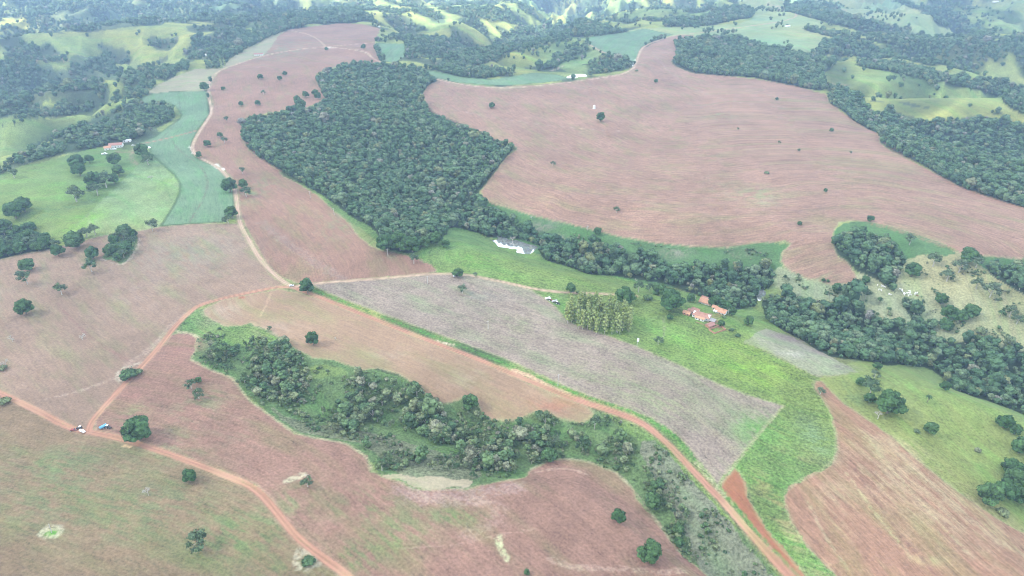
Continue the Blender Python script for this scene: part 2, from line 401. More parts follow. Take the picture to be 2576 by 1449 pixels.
# standing crops
reg('crop_field', 'crop', 'gc', [(355, 242), (380, 236), (430, 231), (520, 228), (522, 260), (525, 290), (500, 322), (483, 355), (478, 375), (484, 388), (500, 402), (540, 418), (560, 433), (578, 455), (588, 480), (590, 530), (560, 558), (480, 562), (405, 568), (420, 545), (440, 512), (453, 484), (453, 462), (440, 440), (400, 405), (378, 384), (378, 372), (345, 362), (390, 345), (425, 318), (450, 302), (457, 288), (440, 265), (400, 255), (360, 262)], 0)
reg('crop_field', 'crop', 'gd', [(950, 108), (1018, 110), (1018, 143), (990, 158), (962, 152)], 0)
reg('crop_field', 'crop', 'g9', [(1054, 174), (1119, 184), (1156, 193), (1230, 200), (1288, 192), (1338, 183), (1400, 187), (1433, 197), (1400, 204), (1363, 208), (1288, 214), (1230, 214), (1156, 208), (1104, 198), (1075, 186)], 0)
reg('crop_field', 'crop', 'gd', [(1473, 95), (1538, 86), (1583, 80), (1623, 72), (1693, 87), (1638, 102), (1615, 117), (1600, 150), (1595, 157), (1563, 147), (1538, 140), (1508, 125), (1483, 112)], 0)

# woods: (outline, density, kind, ground type or None)
WOODS = []
def wood(pts, dens=1.0, kind='forest', base=True): WOODS.append((pts, dens, kind, base))
wood([(793, 185), (850, 168), (900, 160), (960, 158), (1020, 165), (1060, 178), (1100, 192), (1102, 200), (1080, 214), (1060, 232), (1062, 250), (1077, 272), (1105, 292), (1150, 305), (1200, 328), (1250, 352), (1285, 358), (1296, 370), (1272, 395), (1238, 440), (1208, 475), (1200, 497), (1240, 518), (1290, 545), (1330, 575), (1352, 592), (1330, 598), (1290, 598), (1235, 597), (1200, 585), (1130, 566), (1122, 595), (1072, 612), (1050, 635), (1000, 632), (958, 620), (947, 602), (955, 588), (920, 562), (885, 546), (850, 518), (800, 483), (760, 462), (705, 428), (660, 402), (625, 376), (608, 345), (605, 300), (660, 287), (712, 281), (740, 266), (780, 270), (820, 252), (800, 215)])
wood([(1330, 570), (1400, 597), (1450, 605), (1513, 607), (1560, 622), (1600, 627), (1650, 642), (1700, 660), (1745, 655), (1790, 650), (1825, 665), (1880, 665), (1932, 655), (1952, 690), (1945, 715), (1905, 740), (1905, 768), (1880, 772), (1850, 780), (1815, 760), (1775, 748), (1698, 722), (1663, 710), (1600, 702), (1538, 690), (1488, 692), (1438, 672), (1375, 655), (1358, 640), (1362, 618), (1330, 605), (1300, 590)])
wood([(2093, 615), (2105, 590), (2120, 582), (2170, 577), (2220, 583), (2250, 600), (2262, 625), (2282, 640), (2277, 665), (2260, 690), (2252, 720), (2270, 740), (2310, 760), (2330, 790), (2360, 815), (2350, 845), (2300, 815), (2278, 775), (2260, 745), (2233, 720), (2203, 700), (2165, 686), (2130, 660), (2105, 640)])
wood([(1915, 745), (1950, 728), (1990, 735), (2040, 755), (2110, 750), (2130, 737), (2160, 747), (2185, 782), (2250, 800), (2300, 815), (2400, 848), (2460, 842), (2576, 868), (2950, 970), (2950, 1190), (2576, 1042), (2500, 1012), (2440, 992), (2390, 977), (2367, 945), (2340, 925), (2270, 915), (2225, 920), (2180, 905), (2100, 900), (2060, 882), (2020, 855), (1990, 842), (1940, 812), (1920, 790)])
wood([(2470, 652), (2500, 652), (2576, 665), (2950, 745), (2950, 900), (2576, 740), (2530, 712), (2490, 690)])
wood([(-500, 560), (0, 570), (60, 562), (125, 592), (160, 612), (150, 624), (110, 640), (70, 640), (0, 655), (-500, 740)], 1.0, 'broad')
wood([(290, 577), (310, 562), (340, 577), (346, 600), (340, 625), (315, 660), (300, 665), (285, 650), (255, 650), (268, 622), (283, 600)], 1.0, 'broad')
# right side woods
wood([(1690, 110), (1700, 97), (1763, 87), (1813, 92), (1863, 90), (1883, 100), (1932, 117), (1982, 122), (2015, 135), (2057, 140), (2104, 150), (2092, 170), (2072, 178), (2067, 195), (2077, 227), (2037, 225), (2000, 215), (1974, 214), (1932, 200), (1875, 192), (1788, 190), (1750, 182), (1713, 167), (1688, 155), (1706, 132)])
wood([(2082, 237), (2107, 217), (2145, 230), (2182, 245), (2170, 262), (2202, 282), (2245, 280), (2282, 297), (2332, 295), (2407, 297), (2482, 287), (2532, 300), (2576, 308), (2950, 400), (2950, 620), (2576, 522), (2500, 500), (2457, 490), (2382, 455), (2327, 415), (2257, 385), (2219, 362), (2212, 340), (2190, 325), (2140, 300), (2122, 277), (2087, 262)])
wood([(2132, 155), (2172, 170), (2232, 178), (2282, 190), (2345, 200), (2395, 217), (2457, 227), (2507, 240), (2517, 250), (2547, 275), (2576, 288), (2950, 380), (2950, 280), (2576, 212), (2507, 200), (2407, 190), (2357, 175), (2307, 162), (2244, 150), (2182, 150)])
wood([(2045, 135), (2062, 105), (2082, 95), (2145, 95), (2182, 115), (2232, 130), (2244, 150), (2107, 140)], .9)
wood([(2015, 62), (2082, 75), (2107, 86), (2182, 88), (2232, 98), (2307, 94), (2345, 100), (2407, 97), (2482, 98), (2576, 88), (2950, 80), (2950, 120), (2576, 108), (2482, 112), (2407, 112), (2357, 124), (2307, 124), (2232, 112), (2170, 99), (2082, 92), (2015, 72)], .9)
wood([(1972, 8), (2032, 3), (2107, 10), (2117, 38), (2182, 52), (2232, 65), (2257, 60), (2244, 80), (2182, 84), (2100, 62), (2040, 45), (1975, 27)], .9)
wood([(2227, -5), (2295, 20), (2352, 42), (2350, 58), (2407, 82), (2432, 90), (2482, 97), (2507, 82), (2487, 72), (2432, 70), (2420, 60), (2440, 50), (2415, 38), (2382, 15), (2337, 15), (2307, 10), (2257, -5)], .9)
wood([(2160, 268), (2220, 262), (2250, 248), (2320, 250), (2400, 262), (2480, 282), (2530, 290), (2540, 278), (2470, 262), (2380, 250), (2300, 240), (2230, 236), (2180, 240)], .8)
# centre
wood([(644, 72), (694, 62), (719, 45), (764, 38), (784, 43), (804, 35), (844, 22), (869, 27), (894, 32), (939, 32), (941, 50), (901, 54), (894, 58), (861, 59), (839, 58), (806, 59), (769, 60), (764, 70), (725, 74), (700, 86), (669, 97), (640, 112), (600, 138), (560, 150), (520, 168), (540, 150)], .9)
wood([(1019, 105), (1034, 95), (1106, 82), (1164, 105), (1169, 125), (1231, 130), (1251, 90), (1288, 80), (1288, 78), (1363, 52), (1438, 60), (1488, 50), (1513, 65), (1583, 68), (1583, 80), (1525, 86), (1463, 88), (1388, 105), (1350, 118), (1288, 125), (1219, 165), (1169, 162), (1131, 148), (1090, 140), (1040, 135), (1022, 122)], .85)
wood([(1059, 170), (1094, 160), (1169, 163), (1229, 170), (1288, 172), (1350, 175), (1395, 178), (1395, 184), (1338, 178), (1288, 182), (1231, 198), (1169, 195), (1131, 187), (1104, 177)])
wood([(1395, 150), (1438, 117), (1475, 118), (1483, 132), (1443, 147), (1413, 160), (1383, 175), (1343, 180), (1300, 182), (1300, 175), (1355, 172)], .8)
wood([(1400, 182), (1463, 160), (1500, 166), (1563, 175), (1588, 162), (1586, 145), (1548, 137), (1555, 150), (1513, 160), (1468, 150), (1463, 162), (1440, 172)], .9)
wood([(1623, 60), (1703, 55), (1745, 40), (1763, 47), (1813, 15), (1883, 15), (1905, 40), (1853, 50), (1763, 67), (1703, 67), (1638, 63)], .9)
# left
wood([(0, 155), (82, 150), (120, 162), (172, 172), (180, 150), (172, 135), (200, 130), (235, 150), (265, 125), (285, 110), (345, 88), (305, 125), (270, 140), (295, 150), (288, 170), (312, 175), (375, 180), (437, 160), (470, 150), (482, 170), (425, 190), (380, 207), (375, 192), (312, 200), (250, 207), (232, 227), (160, 235), (107, 257), (40, 282), (0, 300), (-500, 380), (-500, 180)], .45)
wood([(0, 300), (40, 285), (107, 262), (150, 250), (190, 247), (225, 252), (250, 265), (295, 235), (320, 212), (337, 232), (300, 252), (250, 270), (200, 287), (105, 297), (0, 302)], .75)
wood([(-300, 345), (0, 327), (105, 310), (90, 297), (30, 300), (0, 307), (-300, 330)], .95)
wood([(-300, 520), (0, 440), (25, 427), (100, 400), (160, 387), (250, 370), (270, 362), (320, 360), (350, 345), (400, 320), (437, 300), (445, 285), (425, 272), (412, 257), (325, 257), (300, 270), (237, 287), (212, 300), (162, 325), (125, 345), (117, 362), (75, 375), (20, 400), (0, 412), (-300, 470)], .75)
wood([(-300, 60), (0, 67), (100, 75), (207, 82), (277, 75), (412, 52), (550, 57), (644, 75), (644, 62), (720, 35), (735, 0), (735, -40), (-300, -40)], .38)
wood([(470, 118), (500, 85), (560, 68), (644, 75), (644, 112), (600, 135), (540, 150), (480, 150), (450, 130)], .62)
CLEAR = [  # open grass inside those
    [(65, 150), (120, 120), (110, 100), (175, 98), (200, 96), (275, 82), (350, 70), (425, 68), (462, 58), (550, 60), (580, 70), (562, 80), (490, 80), (455, 100), (462, 150), (400, 154), (362, 152), (295, 150), (250, 120), (212, 122), (180, 128), (150, 138), (125, 143), (80, 152)],
    [(30, 288), (107, 258), (160, 234), (232, 224), (300, 212), (312, 202), (324, 212), (300, 234), (228, 250), (190, 249), (150, 252), (107, 268)],
    [(248, 207), (312, 195), (378, 189), (375, 200), (345, 212), (300, 216)],
    [(-300, 10), (0, 10), (90, 3), (98, 8), (40, 24), (0, 36), (-300, 40)],
    [(-300, 45), (0, 44), (60, 50), (108, 70), (60, 72), (0, 62), (-300, 66)],
    [(412, 56), (480, 60), (560, 72), (520, 88), (430, 96), (350, 92), (300, 82)],
]
# near gully scrub
wood([(600, 935), (640, 885), (700, 870), (745, 885), (780, 925), (782, 985), (740, 1012), (700, 1022), (640, 1002)], .95, 'gully', False)
wood([(910, 945), (1000, 948), (1060, 972), (1100, 1018), (1160, 1012), (1198, 1008), (1205, 1060), (1180, 1110), (1100, 1130), (1060, 1095), (1000, 1080), (930, 1060), (860, 1000)], .8, 'gully', False)
wood([(1150, 1070), (1290, 1070), (1380, 1050), (1440, 1085), (1425, 1145), (1330, 1190), (1240, 1192), (1150, 1150)], .75, 'gully', False)
wood([(1500, 1085), (1590, 1080), (1595, 1168), (1500, 1160), (1440, 1140)], .8, 'gully', False)
wood([(938, 1150), (975, 1150), (975, 1193), (942, 1190)], 1, 'gully', False)
wood([(1610, 1180), (1690, 1185), (1670, 1270), (1625, 1270)], .5, 'gully', False)
wood([(1692, 1305), (1722, 1305), (1732, 1370), (1705, 1380)], .9, 'gully', False)
wood([(700, 845), (740, 870), (785, 905), (770, 925), (700, 880)], .8, 'gully', False)
wood([(520, 830), (640, 830), (900, 930), (1100, 1020), (1440, 1080), (1700, 1180), (1760, 1400), (1660, 1290), (1560, 1185), (1330, 1185), (960, 1180), (700, 1060), (600, 950), (500, 900)], .14, 'gully', False)

wood([(445, 845), (460, 800), (500, 785), (560, 830), (640, 825), (720, 860), (800, 915), (880, 930), (960, 932), (1050, 970), (1110, 1015), (1200, 1010), (1280, 1062), (1400, 1055), (1470, 1070), (1520, 1035), (1640, 1085), (1740, 1210), (1850, 1330), (1960, 1470), (2000, 1600), (1860, 1600), (1740, 1430), (1700, 1375), (1640, 1290), (1590, 1215), (1480, 1158), (1400, 1150), (1300, 1200), (1150, 1205), (960, 1190), (930, 1140), (800, 1095), (700, 1050), (600, 965), (540, 930), (485, 900), (480, 850)], .30, 'shrub', False)
wood([(1290, 555), (1400, 580), (1520, 598), (1600, 610), (1750, 632), (1900, 622), (1960, 630), (1930, 655), (1800, 648), (1650, 635), (1500, 605), (1350, 590)], .22, 'shrub', False)
wood([(1960, 670), (2060, 715), (2180, 735), (2290, 810), (2200, 795), (2120, 745), (1990, 730), (1950, 715)], .10, 'shrub', False)
wood([(2260, 650), (2430, 660), (2576, 745), (2576, 860), (2400, 845), (2290, 770)], .08, 'shrub', False)

ROADS = [  # centre line, width in metres, colour
    ([(-400, 800), (-200, 890), (0, 988), (100, 1036), (180, 1079), (222, 1085), (320, 1107), (450, 1150), (560, 1193), (640, 1225), (690, 1280), (740, 1345), (800, 1394), (880, 1452), (1000, 1560)], 4.7, 'roadred'),
    ([(222, 1085), (228, 1065), (240, 1048), (300, 980), (395, 880), (440, 820), (480, 782), (500, 768), (560, 750), (640, 733), (705, 721), (735, 721)], 4.6, 'roadred'),
    ([(735, 721), (810, 750), (900, 786), (1000, 826), (1100, 865), (1200, 902), (1300, 945), (1400, 986), (1480, 1016), (1560, 1040), (1620, 1065), (1680, 1115), (1740, 1180), (1800, 1242), (1880, 1332), (1950, 1410), (2000, 1462), (2080, 1560), (2150, 1660)], 4.5, 'roadred'),
    ([(735, 721), (700, 700), (655, 655), (630, 610), (603, 565), (597, 520), (592, 480), (585, 460), (560, 430), (540, 415), (500, 396), (483, 378), (486, 358), (505, 325), (530, 290), (533, 275), (524, 240), (524, 215), (535, 190), (560, 173), (600, 160), (660, 140), (740, 125), (820, 118)], 4.2, 'roadpale'),
    ([(735, 721), (800, 712), (900, 705), (1000, 697), (1090, 687), (1170, 690), (1230, 701), (1300, 717), (1350, 728), (1410, 735), (1480, 738), (1540, 740), (1600, 745)], 3.0, 'roadpale'),
    ([(820, 118), (800, 98), (770, 84), (735, 78)], 3.4, 'roadpale'),
    ([(820, 118), (870, 122), (900, 126), (925, 132), (935, 145), (957, 157)], 4.0, 'roadpale'),
    ([(820, 118), (870, 113), (940, 107)], 3.2, 'roadpale'),
    ([(1100, 199), (1150, 211), (1250, 222), (1350, 217), (1430, 207), (1500, 197), (1560, 189), (1590, 175), (1600, 160), (1604, 145), (1615, 118), (1650, 103), (1700, 88), (1760, 83), (1850, 70), (1950, 57), (2000, 45), (2005, 35), (1990, 27), (1930, 10)], 4.6, 'roadpale'),
    ([(1483, 112), (1508, 127), (1545, 145), (1560, 152)], 4.5, 'roadpale'),
    ([(345, 364), (400, 353), (440, 343), (490, 330)], 3.0, 'dirt'),
    ([(1610, 170), (1636, 182), (1638, 200), (1620, 218)], 2.0, 'dirt'),
]
STRIPES = [  # (line, width m, colour, strength)
    ([(745, 716), (820, 742), (910, 778), (1010, 815), (1110, 853), (1210, 890), (1310, 932), (1410, 973), (1490, 1004), (1570, 1028), (1650, 1062), (1710, 1108), (1766, 1174), (1818, 1240), (1892, 1326), (1962, 1408), (2020, 1470)], 3.6, (.085, .20, .045), .95),
    ([(605, 568), (640, 625), (672, 672), (705, 700), (735, 716)], 3.5, (.085, .20, .045), .9),
    ([(1290, 930), (1330, 945), (1390, 975), (1430, 992)], 4.5, (.50, .33, .21), .9),
    ([(1258, 926), (1300, 944)], 6.0, (.50, .33, .21), .9),
    ([(538, 413), (560, 428)], 6.0, (.8, .78, .74), .9),
    ([(480, 368), (488, 386)], 4.0, (.8, .76, .70), .8),
    ([(1598, 150), (1594, 172)], 5.0, (.85, .82, .76), .8),
    ([(825, 119), (842, 119)], 7.0, (.85, .82, .76), .9),
    ([(1140, 868), (1100, 858)], 3.0, (.7, .55, .42), .8),
    ([(1470, 1010), (1500, 1022)], 3.0, (.7, .5, .38), .7),
    # wheel marks, washes and lines of trash in the fields
    ([(1070, 258), (1180, 285), (1300, 305), (1420, 320), (1495, 326), (1560, 330)], 2.6, (.34, .26, .21), .55),
    ([(1120, 330), (1250, 380), (1400, 410), (1560, 425)], 3.0, (.19, .12, .10), .5),
    ([(1240, 440), (1400, 470), (1560, 500), (1700, 515)], 3.5, (.19, .12, .10), .55),
    ([(1930, 505), (2100, 492), (2250, 480), (2400, 500)], 3.0, (.19, .115, .09), .6),
    ([(1990, 530), (2150, 522), (2330, 530), (2500, 560)], 2.6, (.19, .115, .09), .6),
    ([(2130, 548), (2300, 545), (2450, 575), (2560, 600)], 2.4, (.19, .11, .09), .55),
    ([(1380, 250), (1550, 262), (1700, 268), (1850, 262)], 4.0, (.20, .13, .11), .4),
    ([(1640, 130), (1700, 200), (1780, 240), (1880, 262), (1990, 270)], 3.5, (.33, .25, .21), .4),
    ([(1620, 160), (1640, 178), (1650, 200), (1640, 225)], 3.0, (.20, .13, .11), .6),
    ([(640, 480), (720, 540), (800, 610), (850, 680)], 2.0, (.18, .11, .09), .5),
    ([(690, 600), (760, 650), (810, 690)], 1.6, (.32, .26, .15), .5),
    ([(645, 600), (665, 650), (700, 690), (740, 706)], 1.6, (.17, .10, .08), .6),
    ([(660, 560), (760, 640), (860, 700)], 12.0, (.25, .20, .17), .4),
    ([(1010, 1230), (1090, 1250), (1200, 1245), (1300, 1225)], 14.0, (.34, .25, .22), .45),
    ([(2180, 1100), (2260, 1200), (2360, 1310), (2440, 1400)], 3.0, (.36, .30, .17), .6),
    ([(2130, 1190), (2200, 1290), (2290, 1400)], 2.5, (.37, .31, .17), .6),
    ([(2240, 1110), (2340, 1220), (2470, 1330), (2576, 1400)], 6.0, (.35, .28, .17), .5),
    ([(2030, 1260), (2070, 1340), (2130, 1430)], 2.0, (.36, .30, .18), .5),
    ([(2150, 1180), (2250, 1330), (2350, 1440)], 2.2, (.17, .09, .07), .6),
    ([(1850, 1130), (1800, 1090), (1700, 1010)], 4.0, (.30, .25, .16), .4),
    ([(140, 760), (200, 825), (250, 865), (330, 912)], 2.2, (.20, .105, .085), .75),
    ([(120, 1002), (180, 990), (240, 970), (300, 945)], 3.0, (.36, .27, .21), .7),
    ([(320, 915), (380, 880), (430, 820), (470, 790)], 7.0, (.36, .27, .21), .5),
    ([(682, 735), (668, 770), (655, 795)], 2.0, (.42, .27, .18), .7),
    ([(700, 1300), (760, 1330), (900, 1290), (960, 1310)], 3.0, (.33, .20, .15), .3),
    ([(1350, 1330), (1250, 1345), (1150, 1372), (1000, 1380)], 1.5, (.38, .25, .19), .4),
    ([(1340, 1190), (1400, 1178), (1440, 1180), (1480, 1195)], 2.0, (.42, .30, .23), .6),
    ([(1380, 1405), (1450, 1430), (1560, 1430), (1640, 1440), (1720, 1436)], 4.0, (.40, .29, .22), .5),
    ([(1040, 1245), (1140, 1265), (1230, 1255), (1270, 1300), (1180, 1345)], 9.0, (.36, .25, .20), .35),
    ([(1255, 1355), (1265, 1385), (1275, 1410)], 4.5, (.48, .44, .28), .8),
    ([(430, 830), (455, 836), (480, 838), (498, 850)], 3.0, (.42, .37, .24), .7),
    ([(480, 905), (540, 935), (585, 950), (605, 980), (630, 1010), (680, 1045), (740, 1090), (800, 1103), (870, 1115), (922, 1148), (934, 1178)], 1.8, (.36, .31, .20), .7),
    ([(1335, 1180), (1380, 1158), (1420, 1152), (1480, 1160), (1550, 1186), (1592, 1228), (1645, 1300), (1705, 1385)], 1.8, (.33, .29, .20), .6),
    ([(106, 1345), (130, 1352), (155, 1338), (145, 1326), (112, 1332), (104, 1345)], 4.0, (.42, .38, .26), .8),
    ([(755, 1425), (745, 1405), (760, 1385), (800, 1395), (805, 1415), (770, 1430)], 5.0, (.40, .36, .25), .8),
    ([(720, 1210), (750, 1198), (765, 1195)], 4.0, (.46, .42, .28), .8),
    ([(255, 652), (300, 668), (325, 655), (345, 622), (350, 600)], 2.6, (.42, .35, .27), .8),
    ([(295, 945), (300, 930), (330, 920), (355, 912)], 3.0, (.42, .37, .28), .7),
    ([(296, 948), (306, 965)], 3.0, (.44, .40, .30), .8),
    ([(1415, 790), (1480, 828), (1560, 858)], 3.0, (.22, .15, .10), .5),
    ([(1805, 1222), (1830, 1195), (1900, 1105), (1972, 1022)], 1.8, (.30, .27, .16), .6),
    ([(1755, 1165), (1790, 1205), (1815, 1245)], 5.0, (.42, .36, .23), .6),
    ([(1210, 482), (1240, 443), (1272, 398), (1300, 374)], 4.0, (.30, .15, .115), .6),
    ([(1300, 365), (1250, 355), (1200, 331), (1150, 308), (1100, 290), (1070, 262)], 9.0, (.30, .15, .12), .55),
    ([(2087, 262), (2150, 308), (2212, 345), (2290, 408), (2420, 476), (2576, 525)], 9.0, (.31, .15, .11), .65),
    ([(793, 185), (805, 225), (822, 256)], 9.0, (.27, .13, .105), .6),
    ([(606, 300), (610, 350), (660, 405), (705, 432)], 6.0, (.27, .13, .105), .6),
    ([(2200, 562), (2260, 580), (2330, 600), (2410, 630)], 12.0, (.31, .16, .115), .5),
    ([(960, 632), (1045, 650), (1090, 672)], 8.0, (.27, .13, .10), .5),
    ([(450, 232), (450, 262), (457, 285)], 2.2, (.10, .11, .07), .8),
    ([(430, 347), (445, 375), (490, 405), (515, 430), (524, 465), (510, 505), (476, 560)], 2.4, (.13, .12, .08), .8),
    ([(402, 352), (430, 325), (445, 300)], 2.2, (.13, .12, .08), .6),
    ([(1483, 112), (1505, 98), (1525, 88)], 3.0, (.10, .13, .08), .7),
    ([(1510, 122), (1525, 107), (1560, 92), (1583, 83)], 3.0, (.10, .13, .08), .7),
    ([(1556, 135), (1570, 113), (1600, 95), (1655, 80)], 3.0, (.10, .13, .08), .7),
    ([(983, 112), (985, 130), (988, 150)], 3.0, (.10, .12, .08), .7),
    ([(955, 110), (960, 135), (975, 155)], 3.0, (.10, .13, .07), .7),
    ([(345, 422), (300, 465), (240, 520), (165, 592)], 2.0, (.11, .17, .06), .7),
    ([(392, 415), (420, 475), (432, 510)], 2.0, (.10, .17, .06), .5),
    ([(1870, 862), (1930, 884), (2020, 932), (2060, 950), (2160, 938)], 2.4, (.30, .25, .16), .6),
    ([(1668, 800), (1672, 840), (1664, 855)], 2.0, (.25, .22, .16), .6),
    ([(2560, 240), (2576, 245), (2620, 250)], 22., (.42, .22, .16), .8),
    ([(95, 150), (135, 142), (165, 150)], 14., (.40, .23, .17), .7),
    ([(2115, 20), (2160, 40), (2200, 45)], 12., (.38, .22, .16), .5),
    ([(2090, 210), (2130, 215)], 8., (.36, .22, .17), .6),
    ([(600, 742), (606, 748)], 6., (.33, .10, .07), .9),
    ([(1800, 812), (1818, 822)], 9., (.36, .19, .12), .8),
    ([(1785, 790), (1800, 800), (1812, 808)], 5., (.34, .2, .13), .7),
    ([(1796, 778), (1812, 790), (1808, 795)], 6., (.34, .19, .12), .8),
    ([(340, 372), (325, 395), (345, 415)], 7., (.26, .17, .13), .6),
    ([(290, 382), (345, 382)], 7., (.26, .15, .12), .6),
    ([(1390, 178), (1415, 166)], 9., (.34, .26, .20), .7),
    ([(1550, 145), (1565, 155), (1560, 160)], 7., (.30, .17, .14), .8),
    ([(316, 1122), (326, 1124)], 4., (.62, .38, .24), .9),
]
PATCH = [
    (2250, 1200, 140, 80, (.35, .27, .16), .5), (2430, 1310, 140, 60, (.35, .27, .16), .5), (2110, 1240, 60, 40, (.34, .27, .16), .4),
    (1985, 852, 50, 9, (.20, .16, .14), .9), (2060, 885, 60, 12, (.21, .17, .15), .8), (2120, 922, 40, 8, (.21, .18, .15), .8), (1990, 890, 50, 14, (.32, .30, .24), .7),  # (u, v, radius px u, radius px v, colour, strength, noise)  weeds, bare and grassy patches
    (1810, 290, 60, 16, (.19, .23, .12), .35), (1900, 490, 70, 22, (.22, .26, .12), .5), (1930, 512, 40, 10, (.30, .27, .17), .4),
    (640, 480, 60, 40, (.16, .21, .10), .4), (860, 560, 70, 50, (.18, .22, .11), .35), (990, 640, 50, 30, (.16, .19, .09), .25),
    (700, 130, 90, 30, (.18, .22, .13), .4), (870, 110, 60, 25, (.22, .2, .16), .2),
    (1520, 950, 160, 60, (.24, .25, .13), .35), (1650, 1010, 150, 60, (.24, .26, .13), .4), (1300, 820, 120, 40, (.22, .22, .12), .35),
    (1100, 760, 120, 30, (.21, .22, .13), .3), (1220, 745, 60, 20, (.20, .20, .16), .4),
    (150, 1250, 200, 120, (.105, .175, .07), .42), (380, 1290, 220, 120, (.105, .17, .07), .42), (600, 1350, 160, 90, (.10, .18, .065), .5),
    (130, 1170, 170, 60, (.105, .175, .07), .42), (700, 1440, 120, 50, (.11, .19, .06), .3),
    (130, 1341, 22, 10, (.10, .26, .04), .95), (775, 1412, 20, 14, (.10, .22, .05), .8),
    (950, 1280, 160, 60, (.12, .19, .07), .4), (1000, 1345, 110, 60, (.13, .20, .07), .5), (1130, 1300, 120, 26, (.12, .20, .07), .5),
    (740, 1260, 60, 60, (.12, .20, .07), .4), (900, 1400, 90, 50, (.10, .19, .06), .5), (430, 1130, 120, 60, (.14, .20, .09), .3),
    (330, 1050, 60, 60, (.16, .20, .09), .35), (500, 1020, 70, 50, (.14, .20, .09), .4), (600, 1100, 90, 50, (.16, .18, .10), .2),
    (480, 870, 50, 40, (.25, .12, .10), .5), (470, 640, 160, 60, (.22, .19, .14), .6), (350, 740, 150, 80, (.24, .18, .14), .35),
    (80, 700, 120, 60, (.20, .18, .11), .3), (560, 785, 50, 30, (.34, .26, .19), .6), (700, 830, 60, 26, (.34, .25, .18), .5),
    (1400, 1020, 90, 30, (.31, .14, .09), .5), (1250, 1020, 60, 40, (.30, .17, .11), .3), (1000, 900, 120, 26, (.33, .25, .18), .35),
    (1180, 960, 70, 40, (.33, .25, .18), .3), (330, 1000, 40, 30, (.34, .16, .13), .4),
    (2280, 1140, 60, 40, (.38, .30, .17), .5), (2400, 1250, 90, 40, (.38, .30, .17), .5), (2200, 1120, 60, 60, (.37, .29, .17), .4),
    (2100, 1300, 40, 60, (.36, .28, .16), .4), (2560, 1400, 120, 40, (.36, .27, .17), .4), (2330, 1410, 40, 14, (.40, .34, .17), .6),
    (1830, 880, 130, 40, (.18, .28, .045), .5), (1900, 940, 120, 40, (.19, .29, .045), .5), (1700, 850, 60, 25, (.14, .28, .05), .5),
    (1920, 1090, 90, 60, (.11, .22, .055), .7), (2050, 1100, 40, 60, (.15, .22, .10), .7), (1990, 1150, 60, 30, (.25, .20, .10), .4),
    (1920, 1220, 40, 40, (.30, .21, .11), .5), (1960, 1290, 30, 50, (.33, .22, .11), .5), (2000, 1360, 30, 50, (.34, .25, .14), .6),
    (2070, 1440, 30, 40, (.32, .26, .14), .5), (1470, 660, 60, 12, (.13, .28, .045), .4), (1200, 650, 80, 20, (.12, .27, .045), .5),
    (1400, 600, 40, 12, (.20, .18, .15), .6), (1360, 570, 50, 14, (.22, .19, .16), .6), (1700, 635, 50, 16, (.22, .20, .16), .6), (1860, 640, 60, 10, (.19, .19, .13), .5),
    (150, 480, 120, 30, (.15, .27, .055), .5), (210, 560, 50, 40, (.15, .29, .04), .6), (100, 540, 80, 30, (.09, .17, .05), .5),
    (420, 460, 22, 30, (.19, .29, .075), .6), (330, 400, 60, 25, (.10, .18, .06), .4), (380, 480, 40, 12, (.13, .19, .09), .5),
    (2300, 980, 90, 30, (.20, .29, .08), .5), (2450, 1150, 80, 60, (.20, .29, .08), .5), (2150, 1000, 30, 30, (.13, .20, .08), .5),
    (2240, 800, 40, 30, (.33, .29, .17), .5), (2450, 760, 90, 60, (.30, .29, .17), .4), (2060, 700, 60, 16, (.22, .24, .12), .5), (2400, 800, 60, 30, (.22, .25, .12), .4),
]

# ---------------------------------------------------------------- ponds (flat water, banks raised round it)
PONDS = []
def pond(px, zw):
    px = np.array(densify(smooth(px, True, 1), True, 6.0))
    x, y = plane_pt(px[:, 0], px[:, 1], zw)
    PONDS.append((np.stack([x, y], 1), zw))
_pz = [(285, 325), (360, 380), (450, 400), (540, 490), (600, 580), (720, 610), (930, 620), (1080, 680), (1230, 665), (1300, 700), (1230, 790), (1330, 815), (1500, 830), (1740, 870), (1890, 760), (1940, 700), (2085, 600), (1900, 530), (1700, 490), (1500, 430), (1350, 370), (1200, 350), (1050, 350), (900, 260), (750, 220), (620, 170), (560, 190), (620, 300), (500, 350), (420, 330)]
_x0, _y0 = plane_pt(1310.0, 625.0, -34.0)
_H0 = H
zpond = float(H(np.array([_x0]), np.array([_y0]))[0])
for _ in range(4):
    _x0, _y0 = plane_pt(1310.0, 625.0, zpond); zpond = float(_H0(np.array([_x0]), np.array([_y0]))[0])
pond([(1210.5 + a * .07, 579.5 + b * .07) for a, b in _pz], zpond)
z2 = -40.0
for _ in range(4):
    _x0, _y0 = plane_pt(1914.0, 744.0, z2); z2 = float(_H0(np.array([_x0]), np.array([_y0]))[0])
pond([(1903, 747), (1907, 757), (1914, 757), (1921, 748), (1928, 740), (1926, 732), (1915, 728), (1906, 728), (1900, 736)], z2)

def H(x, y):
    x = np.asarray(x, np.float64); y = np.asarray(y, np.float64)
    z = _H0(x, y)
    sh = z.shape
    z = z.ravel(); xr = x.ravel(); yr = y.ravel()
    for P, zw in PONDS:
        m = (xr > P[:, 0].min() - 32) & (xr < P[:, 0].max() + 32) & (yr > P[:, 1].min() - 32) & (yr < P[:, 1].max() + 32)
        I = np.where(m)[0]
        if len(I) == 0: continue
        xs = xr[I]; ys = yr[I]; zz = z[I].copy()
        ins = inside(P, xs, ys)
        D, S, G = linedist(P, xs, ys, 40, True)
        t = np.clip(D / 28, 0, 1)
        bank = zw + 0.15 + np.minimum(D, 6) * 0.10
        zo = bank * (1 - sstep(0, 1, t)) + zz * sstep(0, 1, t)
        zi = zw - np.minimum(D * 0.4, 1.5) + 0.1
        z[I] = np.where(ins, zi, zo)
    return z.reshape(sh)

